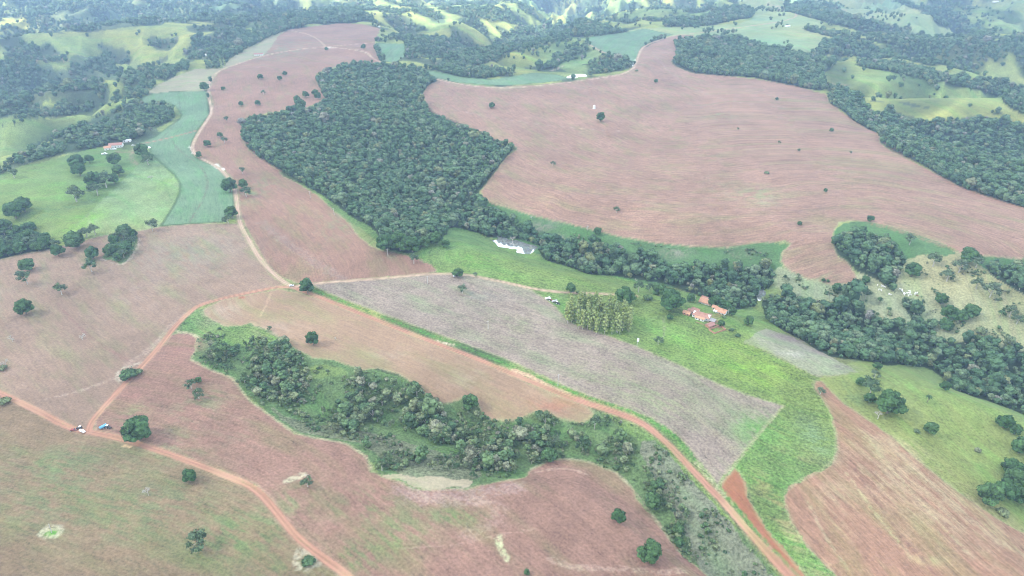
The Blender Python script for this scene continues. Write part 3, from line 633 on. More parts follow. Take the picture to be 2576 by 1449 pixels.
# ---------------------------------------------------------------- classify a world point
# woods are traced along their crowns: the near edge is the ground line, the far edge the tree tops
WDZ = {'forest': 7.0, 'gully': 4.0, 'broad': 7.0, 'shrub': 1.0}
def in_wood(pts, kind, x, y):
    return inside(world_line(pts, True, 1, 14.0, .5), x, y) & inside(world_line(pts, True, 1, 14.0, WDZ[kind]), x, y)
def classify(x, y):
    """type index and region index of world points"""
    n = len(x)
    typ = np.full(n, TI['hillgrass'], np.int16); rid = np.full(n, -1, np.int16)
    jx = x + 1.3 * pn(x / 9, y / 9) + .5 * pn(x / 2.5, y / 2.5); jy = y + 1.3 * pn(x / 9 + 40, y / 9) + .5 * pn(x / 2.5, y / 2.5 + 9)
    sc = fbm(x / 120, y / 120, 3); thin = np.zeros(n, bool)
    sp = spur(x, y) + .35 * sc
    typ[(sp < .28) & (y > 1000)] = TI['hillscrub']
    for i, (pts, dens, kind, base) in enumerate(WOODS):
        if not base: continue
        m = in_wood(pts, kind, jx, jy)
        thin[m] = dens < .9
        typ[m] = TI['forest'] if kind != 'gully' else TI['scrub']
        rid[m] = -1
    for c in CLEAR:
        m = inside(world_line(c, True, 1), jx, jy)
        typ[m] = np.where(sp[m] < .45, TI['hillscrub'], TI['hillpale'])
    for i, (name, t, g, pts, sm) in enumerate(F):
        P = world_line(pts, True, sm)
        m = inside(P, jx, jy)
        if t in ('hillpale', 'pasture', 'lush', 'lushdark', 'dry', 'rpasture', 'plateau', 'palepast', 'hillgrass'):
            m &= (typ != TI['forest']) | (t == 'hillpale')
        typ[m] = TI[t]; rid[m] = i
    typ[(typ == TI['forest']) & thin] = TI['hillscrub']
    return typ, rid

# ---------------------------------------------------------------- materials
def mat(name):
    m = bpy.data.materials.new(name); m.use_nodes = True
    nt = m.node_tree; b = nt.nodes["Principled BSDF"]
    return m, nt, b

def simple(name, col, rough=0.7, metal=0.0, spec=0.3, var=0.12, scale=1.5):
    m, nt, b = mat(name)
    tc = nt.nodes.new("ShaderNodeTexCoord")
    nz = nt.nodes.new("ShaderNodeTexNoise"); nz.inputs['Scale'].default_value = scale; nz.inputs['Detail'].default_value = 4
    nt.links.new(tc.outputs['Object'], nz.inputs['Vector'])
    mr = nt.nodes.new("ShaderNodeMapRange")
    mr.inputs[3].default_value = 1 - var; mr.inputs[4].default_value = 1 + var
    mr.inputs[1].default_value = .3; mr.inputs[2].default_value = .7
    nt.links.new(nz.outputs[0], mr.inputs[0])
    vm = nt.nodes.new("ShaderNodeVectorMath"); vm.operation = 'SCALE'
    vm.inputs[0].default_value = col
    nt.links.new(mr.outputs[0], vm.inputs['Scale'])
    nt.links.new(vm.outputs[0], b.inputs['Base Color'])
    b.inputs['Roughness'].default_value = rough
    b.inputs['Metallic'].default_value = metal
    b.inputs['Specular IOR Level'].default_value = spec
    return m

def math_node(nt, op, a, b=None, c=None):
    n = nt.nodes.new("ShaderNodeMath"); n.operation = op
    for i, v in enumerate((a, b, c)):
        if v is None: continue
        if isinstance(v, (int, float)): n.inputs[i].default_value = v
        else: nt.links.new(v, n.inputs[i])
    return n.outputs[0]

def land_material():
    m, nt, b = mat("land")
    col = nt.nodes.new("ShaderNodeAttribute"); col.attribute_name = "Col"
    par = nt.nodes.new("ShaderNodeAttribute"); par.attribute_name = "par"
    cl = nt.nodes.new("ShaderNodeAttribute"); cl.attribute_name = "clump"
    sep = nt.nodes.new("ShaderNodeSeparateXYZ"); nt.links.new(par.outputs['Vector'], sep.inputs[0])
    geo = nt.nodes.new("ShaderNodeNewGeometry")
    def streak(sx, sy, det):
        cx = nt.nodes.new("ShaderNodeCombineXYZ")
        nt.links.new(math_node(nt, 'MULTIPLY', sep.outputs[0], sx), cx.inputs[0])
        nt.links.new(math_node(nt, 'MULTIPLY', sep.outputs[1], sy), cx.inputs[1])
        nz = nt.nodes.new("ShaderNodeTexNoise"); nz.inputs['Scale'].default_value = 1; nz.inputs['Detail'].default_value = det
        nz.inputs['Roughness'].default_value = .6
        nt.links.new(cx.outputs[0], nz.inputs['Vector'])
        return math_node(nt, 'SUBTRACT', nz.outputs[0], .5)
    def pos(sc, det):
        nz = nt.nodes.new("ShaderNodeTexNoise"); nz.inputs['Scale'].default_value = sc; nz.inputs['Detail'].default_value = det
        nz.inputs['Roughness'].default_value = .6
        nt.links.new(geo.outputs['Position'], nz.inputs['Vector'])
        return math_node(nt, 'SUBTRACT', nz.outputs[0], .5)
    s1 = streak(0.75, 0.07, 4); s2 = streak(0.26, 0.006, 3); s3 = streak(.30, .06, 4)
    c1 = pos(0.55, 5); c2 = pos(0.055, 4); c3 = pos(1.6, 3)
    st = math_node(nt, 'MULTIPLY', math_node(nt, 'ADD', math_node(nt, 'ADD', math_node(nt, 'MULTIPLY', s1, 1.6), math_node(nt, 'MULTIPLY', s2, .8)), math_node(nt, 'MULTIPLY', s3, 1.2)), sep.outputs[2])
    ct = math_node(nt, 'MULTIPLY', math_node(nt, 'ADD', math_node(nt, 'MULTIPLY', c1, 2.5), math_node(nt, 'ADD', math_node(nt, 'MULTIPLY', c2, 1.1), math_node(nt, 'MULTIPLY', c3, 1.0))), cl.outputs['Fac'])
    tot = math_node(nt, 'ADD', math_node(nt, 'ADD', st, ct), 1.0)
    fl = streak(.42, .16, 2)
    fl = math_node(nt, 'MULTIPLY', math_node(nt, 'MAXIMUM', math_node(nt, 'SUBTRACT', fl, .12), 0.0), -3.2)
    tot = math_node(nt, 'ADD', tot, math_node(nt, 'MULTIPLY', fl, math_node(nt, 'ADD', cl.outputs['Fac'], 0.0)))
    tot = math_node(nt, 'MAXIMUM', tot, 0.25)
    tot = math_node(nt, 'MINIMUM', tot, 1.9)
    vm = nt.nodes.new("ShaderNodeVectorMath"); vm.operation = 'SCALE'
    nt.links.new(col.outputs['Color'], vm.inputs[0]); nt.links.new(tot, vm.inputs['Scale'])
    # weeds / dry tint
    hue = nt.nodes.new("ShaderNodeMix"); hue.data_type = 'RGBA'; hue.blend_type = 'MULTIPLY'
    hue.inputs['B'].default_value = (0.86, 1.10, 0.86, 1)
    c4 = streak(.05, .012, 4)
    f = math_node(nt, 'MULTIPLY', math_node(nt, 'ADD', c4, .02), 5.0)
    f = math_node(nt, 'MINIMUM', math_node(nt, 'MAXIMUM', f, 0.0), 1.0)
    nt.links.new(f, hue.inputs[0]); nt.links.new(vm.outputs[0], hue.inputs['A'])
    nt.links.new(hue.outputs['Result'], b.inputs['Base Color'])
    b.inputs['Roughness'].default_value = 0.95
    b.inputs['Specular IOR Level'].default_value = 0.12
    bp = nt.nodes.new("ShaderNodeBump"); bp.inputs['Strength'].default_value = 1.0; bp.inputs['Distance'].default_value = .7
    hgt = math_node(nt, 'ADD', math_node(nt, 'MULTIPLY', math_node(nt, 'ADD', c1, c3), cl.outputs['Fac']), math_node(nt, 'MULTIPLY', s1, sep.outputs[2]))
    nt.links.new(hgt, bp.inputs['Height'])
    nt.links.new(bp.outputs[0], b.inputs['Normal'])
    return m
LAND = land_material()

# ---------------------------------------------------------------- the land as one fine grid, cut along the land use
dp = 1.12 / 682.5
us = [0.0]
while us[-1] < 1.25: us.append(us[-1] + (dp if us[-1] < 0.80 else dp * 4))
us = np.array([-a for a in us[:0:-1]] + us)
ys_ = [95.0]
while ys_[-1] < 14000:
    y_ = ys_[-1]
    s2_ = HC * HC / (HC * HC + y_ * y_)
    dy = HC / s2_ * dp
    if y_ < 4600: dy = min(dy, 9.0 + max(0, y_ - 2500) * .004)
    else: dy = max(dy * .5, 30) * (1 + (y_ - 4600) / 1500)
    if y_ < 200: dy *= 2
    ys_.append(y_ + dy)
ys_ = np.array(ys_)
NR, NC = len(ys_), len(us)
dep_ = ys_ * _cp + HC * _sp
X = (us[None, :] * dep_[:, None]).ravel()
Y = np.repeat(ys_, NC)
Z = H(X, Y)
typ, rid = classify(X, Y)
pal = np.array([TYPES[k][0] for k in TN]); ps = np.array([TYPES[k][1] for k in TN]); pc = np.array([TYPES[k][2] for k in TN])
Cl = pal[typ].copy()
streakv = ps[typ].copy(); clumpv = pc[typ].copy()

# far woods beyond what was traced: valley bottoms and noise
def far_wood(x, y, z):
    f = fbm(x / 260 + 9, y / 380, 4, .55)
    lim = .26 - .12 * sstep(2300, 3200, y)
    return sstep(lim, lim + .12, f)
_sp_ = spur(X, Y)
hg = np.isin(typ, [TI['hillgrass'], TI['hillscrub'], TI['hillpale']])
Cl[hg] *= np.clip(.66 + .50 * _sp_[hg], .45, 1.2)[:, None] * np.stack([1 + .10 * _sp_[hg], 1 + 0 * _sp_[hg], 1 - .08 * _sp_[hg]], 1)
fw = far_wood(X, Y, Z) * (typ == TI['hillgrass']) * (rid < 0)
Cl = Cl * (1 - .6 * fw[:, None]) + pal[TI['forest']] * (.6 * fw[:, None])
# broad tone drift
drift = fbm(X / 90, Y / 90, 4)
Cl *= (1 + .14 * drift)[:, None]
g2 = fbm(X / 260 + 5, Y / 260, 3)
grassy = np.isin(typ, [TI[k] for k in ('hillgrass', 'hillpale', 'pasture', 'palepast', 'lush', 'rpasture', 'plateau', 'hillscrub', 'dry')])
Cl[grassy] *= np.stack([1 + .28 * g2, 1 + .08 * g2, 1 - .05 * g2], 1)[grassy]

# row coordinates
SS = X.copy(); TT = Y.copy()
gw = {k: world_line(tuple(v), False, 1, 45.0) for k, v in GD.items()}
guide_of = np.array([list(GD).index(f[2]) for f in F] + [list(GD).index('gn')])
for gi, gk in enumerate(GD):
    m = guide_of[rid] == gi
    I = np.where(m)[0]
    if len(I) == 0: continue
    D, S, G = linedist(gw[gk], X[I], Y[I], 1e6)
    SS[I] = D * G; TT[I] = S

# painted marks: patches (weeds, worn ground)
for (pu, pv, ru, rv, c, st) in PATCH:
    bx, by, bz, bd = hit([pu, pu + ru, pu, pu], [pv, pv, pv + rv, pv - rv])
    rx = abs(bx[1] - bx[0]); ry = max(abs(by[3] - by[2]) / 2, 1)
    q = ((X - bx[0]) / rx) ** 2 + ((Y - (by[2] + by[3]) / 2) / ry) ** 2
    I = np.where(q < 2.6)[0]
    if len(I) == 0: continue
    nz = .75 * fbm(SS[I] / 3.5 + pu, TT[I] / 26, 4, .6) + .6 * fbm(X[I] / 15 + pu, Y[I] / 15, 4, .6)
    a = np.exp(-q[I] * 1.3) * sstep(-.45, .35, nz + (st - .5) * 1.2) * st * 1.25
    a = np.clip(a, 0, 1)[:, None]
    keep = ~np.isin(typ[I], [TI['forest'], TI['crop']])
    Cl[I] = np.where(keep[:, None], Cl[I] * (1 - a) + np.array(c) * a, Cl[I])

# borders of dry grass along the fields
for i, (name, t, g, pts, sm) in enumerate(F):
    P = world_line(pts, True, sm)
    if name == 'field':
        D, S, G = linedist(P, X, Y, 5, True)
        I = np.where(D < 5)[0]
        wd = 1.1 + .8 * fbm(X[I] / 14, Y[I] / 14, 2)
        a = (.38 * sstep(wd + .8, wd * .4, D[I]) * (Y[I] < 1600))[:, None]
        Cl[I] = Cl[I] * (1 - a) + np.array((.33, .31, .17)) * a
    elif t == 'crop':
        D, S, G = linedist(P, X, Y, 5, True)
        I = np.where(D < 4)[0]
        a = (.7 * sstep(2.6, .8, D[I]))[:, None]
        Cl[I] = Cl[I] * (1 - a) + np.array((.06, .10, .035)) * a

for (ln, wd, c, st) in STRIPES:
    P = world_line(tuple(ln), False, 1)
    D, S, G = linedist(P, X, Y, wd * 2 + 4)
    I = np.where(D < wd * 2 + 3)[0]
    if len(I) == 0: continue
    px = np.hypot(X[I], Y[I]) * dp * .7
    hw = wd / 2 * (1 + .7 * fbm(X[I] / 7, Y[I] / 7, 3) + .3 * pn(S[I] / 25, X[I] * 0 + wd))
    a = st * sstep(hw * 1.25 + px, hw * .55 - px * .6, D[I])
    if c[1] < .32 or st < .9: a = a * sstep(-.75, .35, fbm(X[I] / 2.6, Y[I] / 2.6, 3) + .4 * fbm(S[I] / 22, D[I] / 3, 2))
    a = np.clip(a, 0, 1)[:, None]
    Cl[I] = Cl[I] * (1 - a) + np.array(c) * a
roadm = np.zeros(len(X), bool)
for (ln, wd, c) in ROADS:
    P = world_line(tuple(ln), False, 2, 10)
    D, S, G = linedist(P, X, Y, wd + 6)
    I = np.where(D < wd + 5)[0]
    px = np.hypot(X[I], Y[I]) * dp * .6
    hw = wd / 2 * (1 + .12 * fbm(X[I] / 6, Y[I] / 6, 2))
    a = sstep(hw + px, hw - px, D[I])
    base = pal[TI[c]][None, :] * (1 + .22 * fbm(S[I] / 30, G[I] * D[I] / 1.6, 3) + .15 * np.exp(-((D[I] - wd * .25) / .5) ** 2) - .1 * np.exp(-(D[I] / .5) ** 2))[:, None]
    if c == 'roadred':
        k = sstep(.25, .6, fbm(S[I] / 60 + 3, S[I] * 0, 2))[:, None] * .5
        base = base * (1 - k) + np.array((.46, .28, .18)) * k
    # worn shoulder
    sh = (.45 * sstep(hw + 2.6, hw, D[I]))[:, None]
    Cl[I] = Cl[I] * (1 - sh) + np.array((.30, .19, .13)) * sh
    Cl[I] = Cl[I] * (1 - a[:, None]) + base * a[:, None]
    core = D[I] < hw
    roadm[I[core]] = True
    Z[I] -= .12 * a
    streakv[I] *= (1 - a); clumpv[I] = clumpv[I] * (1 - a) + .12 * a
Cl = np.clip(Cl, 0.01, .9)

def mesh_from(name, verts, faces, nv=4, material=None, smooth_=True, parent=None, link=True):
    me = bpy.data.meshes.new(name)
    verts = np.asarray(verts, np.float32); faces = np.asarray(faces, np.int32)
    me.vertices.add(len(verts)); me.vertices.foreach_set("co", verts.ravel())
    nf = len(faces)
    me.loops.add(nf * nv); me.loops.foreach_set("vertex_index", faces.ravel())
    me.polygons.add(nf)
    me.polygons.foreach_set("loop_start", np.arange(0, nf * nv, nv, dtype=np.int32))
    me.polygons.foreach_set("use_smooth", np.full(nf, smooth_, bool))
    me.update(calc_edges=True)
    if material: me.materials.append(material)
    if not link: return me
    o = bpy.data.objects.new(name, me); COL.objects.link(o)
    if parent: o.parent = parent
    return o

def tag(o, label=None, cat=None, group=None, kind=None):
    if label: o['label'] = label
    if cat: o['category'] = cat
    if group: o['group'] = group
    if kind: o['kind'] = kind
    return o

r0 = np.arange(NR - 1)[:, None] * NC + np.arange(NC - 1)[None, :]
Q = np.stack([r0, r0 + 1, r0 + NC + 1, r0 + NC], -1).reshape(-1, 4)
fid = rid[Q[:, 0]].astype(int)
ft = typ[Q[:, 0]]
fid[(fid < 0) & (ft == TI['forest']) & (Y[Q[:, 0]] < 1500)] = -2
fid[roadm[Q[:, 0]]] = -3
par = np.stack([SS, TT, streakv], 1).astype(np.float32)
for k in np.unique(fid):
    fq = Q[fid == k]
    used, inv = np.unique(fq.ravel(), return_inverse=True)
    nm = {-1: 'hills', -2: 'woodland_floor', -3: 'road'}.get(int(k)) or F[int(k)][0]
    o = mesh_from(nm, np.stack([X[used], Y[used], Z[used]], 1), inv.reshape(-1, 4), 4, LAND)
    me = o.data
    a = me.attributes.new("Col", 'FLOAT_COLOR', 'POINT')
    c4 = np.ones((len(used), 4), np.float32); c4[:, :3] = Cl[used]
    a.data.foreach_set("color", c4.ravel())
    a = me.attributes.new("par", 'FLOAT_VECTOR', 'POINT'); a.data.foreach_set("vector", par[used].ravel())
    a = me.attributes.new("clump", 'FLOAT', 'POINT'); a.data.foreach_set("value", clumpv[used].astype(np.float32))
    o['kind'] = 'structure'

# water
wm, wnt, wb = mat("pond_water")
wb.inputs['Base Color'].default_value = (.80, .80, .80, 1); wb.inputs['Metallic'].default_value = .8; wb.inputs['Roughness'].default_value = .02
wb.inputs['Specular IOR Level'].default_value = 1.0; wb.inputs['IOR'].default_value = 1.45
nz = wnt.nodes.new("ShaderNodeTexNoise"); nz.inputs['Scale'].default_value = .8
bp = wnt.nodes.new("ShaderNodeBump"); bp.inputs['Strength'].default_value = .04
wnt.links.new(nz.outputs[0], bp.inputs['Height']); wnt.links.new(bp.outputs[0], wb.inputs['Normal'])
for P, zw in PONDS:
    me = bpy.data.meshes.new("water")
    me.from_pydata([(p[0], p[1], zw) for p in P], [], [list(range(len(P)))])
    me.materials.append(wm)
    o = bpy.data.objects.new("water", me); COL.objects.link(o); o['kind'] = 'structure'

# ---------------------------------------------------------------- unseen cloud deck, shaped to shade the near country; far hills in the sun
def cloud_deck():
    zc0 = 1050.0
    off = Vector((SUN.x / SUN.z * zc0, SUN.y / SUN.z * zc0))
    st = 90.0
    xs = np.arange(-7600, 6400, st); ys = np.arange(-5200, 5200, st)
    gx, gy = np.meshgrid(xs, ys)
    sx = gx - off.x; sy = gy - off.y          # the spot on the ground this piece shades
    uu = sx / np.maximum(sy * _cp + HC * _sp, 300)
    # the rim of the shade as it lies on the land
    ex, ey, ez, ed = hit([-250, 0, 150, 280, 420, 500, 700, 820, 960, 1120, 1200, 1290, 1400, 1560, 1640, 1780, 2300, 2576, 2900],
                         [74, 72, 70, 62, 50, 38, 30, 26, 40, 52, 70, 76, 58, 46, 18, -10, -10, -10, -10])
    eu = ex / (ey * _cp + HC * _sp); oo = np.argsort(eu)
    edge = np.interp(uu, eu[oo], ey[oo])
    th = (edge + 70 * fbm(gx / 420, gy / 420, 3) - sy) / 160.0
    th = np.minimum(th, 3.0 + (sy + 4200) / 400 * 0 )
    th = np.minimum(th, (sy + 4300 + 300 * pn(gx / 500, gy / 500)) / 300)
    th = np.minimum(th, (5400 - np.abs(sx) + 300 * pn(gx / 500 + 7, gy / 500)) / 300)
    body = np.clip(th, 0, 1) ** .6
    lump = 1 + .45 * fbm(gx / 330 + 3, gy / 330, 4)
    top = zc0 + 150 * body * lump; bot = zc0 - 45 * body * (1 + .6 * fbm(gx / 260, gy / 260 + 8, 3))
    ny, nx = gx.shape
    ok = th > -0.02
    r0 = (np.arange(ny - 1)[:, None] * nx + np.arange(nx - 1)[None, :])
    Qc = np.stack([r0, r0 + 1, r0 + nx + 1, r0 + nx], -1).reshape(-1, 4)
    Qc = Qc[ok.ravel()[Qc].all(1)]
    vt = np.stack([gx.ravel(), gy.ravel(), top.ravel()], 1); vb = np.stack([gx.ravel(), gy.ravel(), bot.ravel()], 1)
    V = np.concatenate([vt, vb]); Fq = np.concatenate([Qc, Qc[:, ::-1] + len(vt)])
    used, inv = np.unique(Fq.ravel(), return_inverse=True)
    m, nt, b = mat("cloud_vapour")
    nt.nodes.remove(b)
    tr = nt.nodes.new("ShaderNodeBsdfTransparent"); tl = nt.nodes.new("ShaderNodeBsdfTranslucent")
    tl.inputs[0].default_value = (.64, .67, .70, 1)
    mx = nt.nodes.new("ShaderNodeMixShader"); mx.inputs[0].default_value = CLOUD
    nt.links.new(tr.outputs[0], mx.inputs[1]); nt.links.new(tl.outputs[0], mx.inputs[2])
    nt.links.new(mx.outputs[0], nt.nodes["Material Output"].inputs['Surface'])
    o = mesh_from("clouds", V[used], inv.reshape(-1, 4), 4, m)
    o['kind'] = 'structure'
cloud_deck()

# ---------------------------------------------------------------- foliage materials
def leaf_material(name, cols, rough=.75, hv=.25):
    m, nt, b = mat(name)
    oi = nt.nodes.new("ShaderNodeObjectInfo")
    rp = nt.nodes.new("ShaderNodeValToRGB")
    e = rp.color_ramp.elements
    while len(e) < len(cols): e.new(.5)
    for i, (p, c) in enumerate(cols):
        e[i].position = p; e[i].color = (*c, 1)
    nt.links.new(oi.outputs['Random'], rp.inputs[0])
    geo = nt.nodes.new("ShaderNodeNewGeometry")
    nz = nt.nodes.new("ShaderNodeTexNoise"); nz.inputs['Scale'].default_value = .9; nz.inputs['Detail'].default_value = 3
    nt.links.new(geo.outputs['Position'], nz.inputs['Vector'])
    isl = math_node(nt, 'MULTIPLY', math_node(nt, 'SUBTRACT', geo.outputs['Random Per Island'], .5), 1.3)
    v = math_node(nt, 'ADD', math_node(nt, 'MULTIPLY', math_node(nt, 'SUBTRACT', nz.outputs[0], .5), 1.6), isl)
    v = math_node(nt, 'ADD', v, 1.0)
    v = math_node(nt, 'MAXIMUM', v, .35)
    vm = nt.nodes.new("ShaderNodeVectorMath"); vm.operation = 'SCALE'
    nt.links.new(rp.outputs[0], vm.inputs[0]); nt.links.new(v, vm.inputs['Scale'])
    nt.links.new(vm.outputs[0], b.inputs['Base Color'])
    b.inputs['Roughness'].default_value = rough
    b.inputs['Specular IOR Level'].default_value = .2
    return m
M_FOREST = leaf_material("forest_leaves", [(0, (.040, .082, .040)), (.35, (.055, .104, .046)), (.7, (.072, .120, .055)), (.9, (.10, .14, .078)), (.965, (.12, .135, .055)), (1, (.16, .155, .13))])
M_DARK = leaf_material("dark_leaves", [(0, (.038, .088, .030)), (.5, (.048, .102, .034)), (1, (.060, .115, .040))])
M_AIRY = leaf_material("pale_leaves", [(0, (.075, .125, .060)), (.5, (.095, .140, .070)), (1, (.11, .15, .085))])
M_GULLY = leaf_material("gully_leaves", [(0, (.050, .098, .042)), (.4, (.080, .130, .052)), (.65, (.12, .155, .075)), (.85, (.14, .165, .08)), (1, (.17, .17, .12))])
M_EUC = leaf_material("eucalyptus_leaves", [(0, (.23, .30, .10)), (1, (.31, .36, .14))])
M_BARK = simple("bark", (.20, .17, .14), .9)
M_PALEBARK = simple("pale_bark", (.45, .42, .37), .85)

_bm = None
def ico(sub):
    import bmesh
    bm = bmesh.new(); bmesh.ops.create_icosphere(bm, subdivisions=sub, radius=1.0)
    v = np.array([q.co[:] for q in bm.verts]); f = np.array([[l.index for l in p.verts] for p in bm.faces])
    bm.free(); return v, f
ICO1 = ico(1); ICO2 = ico(2)

def tree_crown(name, seed, kind, material):
    """crown one unit wide; base of the tree at z=0. lobes of foliage, each set with many leaf clumps"""
    r = np.random.default_rng(seed)
    V = []; Fc = []; n = 0
    def add(v, f):
        nonlocal n
        V.append(v); Fc.append(f + n); n += len(v)
    lobes = []
    if kind == 'D':      # dense dome
        top, bot = .86, .20
        for k in range(17):
            a = k * 2.39996 + r.random() * .5; q = math.sqrt((k + .5) / 17)
            rr = .35 * q + r.normal() * .045
            zz = bot + .10 + (top - bot - .22) * math.sqrt(max(0, 1 - q * q * .92)) + r.normal() * .03
            lobes.append((rr * math.cos(a), rr * math.sin(a), zz, .10 + .10 * r.random(), .09 + .07 * r.random()))
            if q > .65: lobes.append((rr * math.cos(a + .3), rr * math.sin(a + .3), bot + .10 + .1 * r.random(), .15, .12))
        lobes.append((0, 0, .45, .30, .26)); nl = 1400; ls = .062; hol = 0
    elif kind == 'A':    # open crown
        for k in range(13):
            a = r.random() * 6.28; q = math.sqrt(r.random())
            rr = .38 * q
            zz = .38 + .30 * (1 - q * q) + r.normal() * .07
            lobes.append((rr * math.cos(a), rr * math.sin(a), zz, .14 + .06 * r.random(), .10 + .03 * r.random()))
        nl = 560; ls = .05; hol = .06
    elif kind == 'E':    # tall slim crown
        for k in range(12):
            z = .34 + 1.95 * (k + .5) / 12; wd = .34 * math.sin(math.pi * min(1, (k + 1.6) / 13)) ** .6
            a = k * 2.4
            lobes.append((wd * .6 * math.cos(a), wd * .6 * math.sin(a), z, .17 + .05 * r.random(), .19))
        nl = 520; ls = .07; hol = .1
    elif kind == 'B':    # bush to the ground
        for k in range(11):
            a = k * 2.4; q = math.sqrt((k + .5) / 11); rr = .34 * q
            lobes.append((rr * math.cos(a), rr * math.sin(a), .08 + .26 * math.sqrt(1 - q * q * .9), .17, .14))
        nl = 360; ls = .06; hol = 0
    elif kind == 'F':    # forest tree
        top = .80 + .25 * r.random(); m = 9
        for k in range(m):
            a = k * 2.39996 + r.random() * .6; q = math.sqrt((k + .4) / m)
            rr = .33 * q
            zz = top * .50 + (top * .42) * math.sqrt(max(0, 1 - q * q * .95)) + r.normal() * .05
            lobes.append((rr * math.cos(a), rr * math.sin(a), zz, .19 + .05 * r.random(), .16))
        lobes.append((0, 0, top * .42, .34, .34)); nl = 130; ls = .085; hol = 0
    base_v, base_f = (ICO2 if kind in ('D',) else ICO1)
    pts = []; nrm = []
    for i, (cx, cy_, cz, rr, rz) in enumerate(lobes):
        v = base_v.copy()
        nn = pn(v[:, 0] * 2.1 + i * 3.1 + seed, v[:, 1] * 2.1 + v[:, 2] * 1.7)
        k = 1 + .32 * nn[:, None]
        s = 1.0 if not hol else .72
        vv = v * k * np.array([rr, rr, rz]) * s + np.array([cx, cy_, cz])
        add(vv, base_f.copy())
        m = max(3, int(nl * rr * rr / sum(l[3] ** 2 for l in lobes)))
        d = r.normal(size=(m, 3)); d /= np.linalg.norm(d, axis=1)[:, None]
        d[:, 2] = np.where(d[:, 2] < -.3, -d[:, 2], d[:, 2])
        pts.append(d * np.array([rr, rr, rz]) * (1.0 + .15 * r.normal(size=(m, 1))) + np.array([cx, cy_, cz])); nrm.append(d)
    pts = np.concatenate(pts); nrm = np.concatenate(nrm)
    m = len(pts)
    t = r.normal(size=(m, 3)); nj = nrm + .55 * r.normal(size=(m, 3)); nj /= np.linalg.norm(nj, axis=1)[:, None]
    t -= (t * nj).sum(1)[:, None] * nj; t /= np.linalg.norm(t, axis=1)[:, None]
    b = np.cross(nj, t)
    s = ls * (.6 + .8 * r.random((m, 1)))
    c0 = pts - t * s * .6 - b * s * .35; c1 = pts + t * s * .5 - b * s * .45; c2 = pts + t * s * .2 + b * s * .7
    q = np.stack([c0, c1, c2], 1).reshape(-1, 3)
    f = np.arange(m * 3).reshape(-1, 3)
    add(q, f)
    me = mesh_from(name, np.concatenate(V), np.concatenate(Fc), 3, material, False, None, False)
    return me

def tube(P, Rd, n=6):
    """tapered tube through points"""
    P = [np.array(p, float) for p in P]; V = []; Fq = []
    for i, p in enumerate(P):
        d = P[min(i + 1, len(P) - 1)] - P[max(i - 1, 0)]; d /= np.linalg.norm(d) + 1e-9
        a = np.cross(d, [0.3, 1, .1]); a /= np.linalg.norm(a); b = np.cross(d, a)
        for k in range(n):
            th = 2 * math.pi * k / n
            V.append(p + Rd[i] * (a * math.cos(th) + b * math.sin(th)))
    for i in range(len(P) - 1):
        for k in range(n):
            Fq.append([i * n + k, i * n + (k + 1) % n, (i + 1) * n + (k + 1) % n, (i + 1) * n + k])
    return np.array(V), np.array(Fq)

def merge(parts):
    V = []; Fq = []; n = 0
    for v, f in parts:
        V.append(v); Fq.append(f + n); n += len(v)
    return np.concatenate(V), np.concatenate(Fq)

def trunk_mesh(name, seed, kind, material):
    r = np.random.default_rng(seed + 100)
    parts = []
    hgt = {'D': .42, 'A': .50, 'E': 2.0, 'F': .5, 'B': .2}[kind]; rad = {'D': .035, 'A': .026, 'E': .028, 'F': .03, 'B': .02}[kind]
    bend = r.normal(size=2) * .03
    parts.append(tube([(0, 0, -.04), (bend[0] * .4, bend[1] * .4, hgt * .4), (bend[0], bend[1], hgt)], [rad * 1.3, rad, rad * .6]))
    if kind != 'E':
        for k in range(4 if kind != 'F' else 2):
            a = k * 1.7 + r.random(); L = .26 + .08 * r.random()
            z0 = hgt * (.45 + .12 * k)
            parts.append(tube([(0, 0, z0), (math.cos(a) * L * .5, math.sin(a) * L * .5, z0 + L * .45), (math.cos(a) * L, math.sin(a) * L, z0 + L * .8)], [rad * .6, rad * .4, rad * .18], 5))
    v, f = merge(parts)
    return mesh_from(name, v, f, 4, material, True, None, False)

def dead_mesh(name, seed):
    r = np.random.default_rng(seed); parts = []
    def br(p, d, L, rad, lev):
        q = p + d * L
        parts.append(tube([p, p + d * L * .5 + r.normal(size=3) * L * .05, q], [rad, rad * .8, rad * .5], 4))
        if lev == 0: return
        for k in range(4 if lev > 1 else 3):
            nd = d + r.normal(size=3) * .65; nd[2] = abs(nd[2]) * .8 + .1; nd /= np.linalg.norm(nd)
            br(p + d * L * (.6 + .4 * r.random()), nd, L * .68, rad * .55, lev - 1)
    br(np.zeros(3), np.array([.05, 0, 1.0]), .28, .030, 4)
    v, f = merge(parts); return mesh_from(name, v, f, 4, M_PALEBARK, True, None, False)

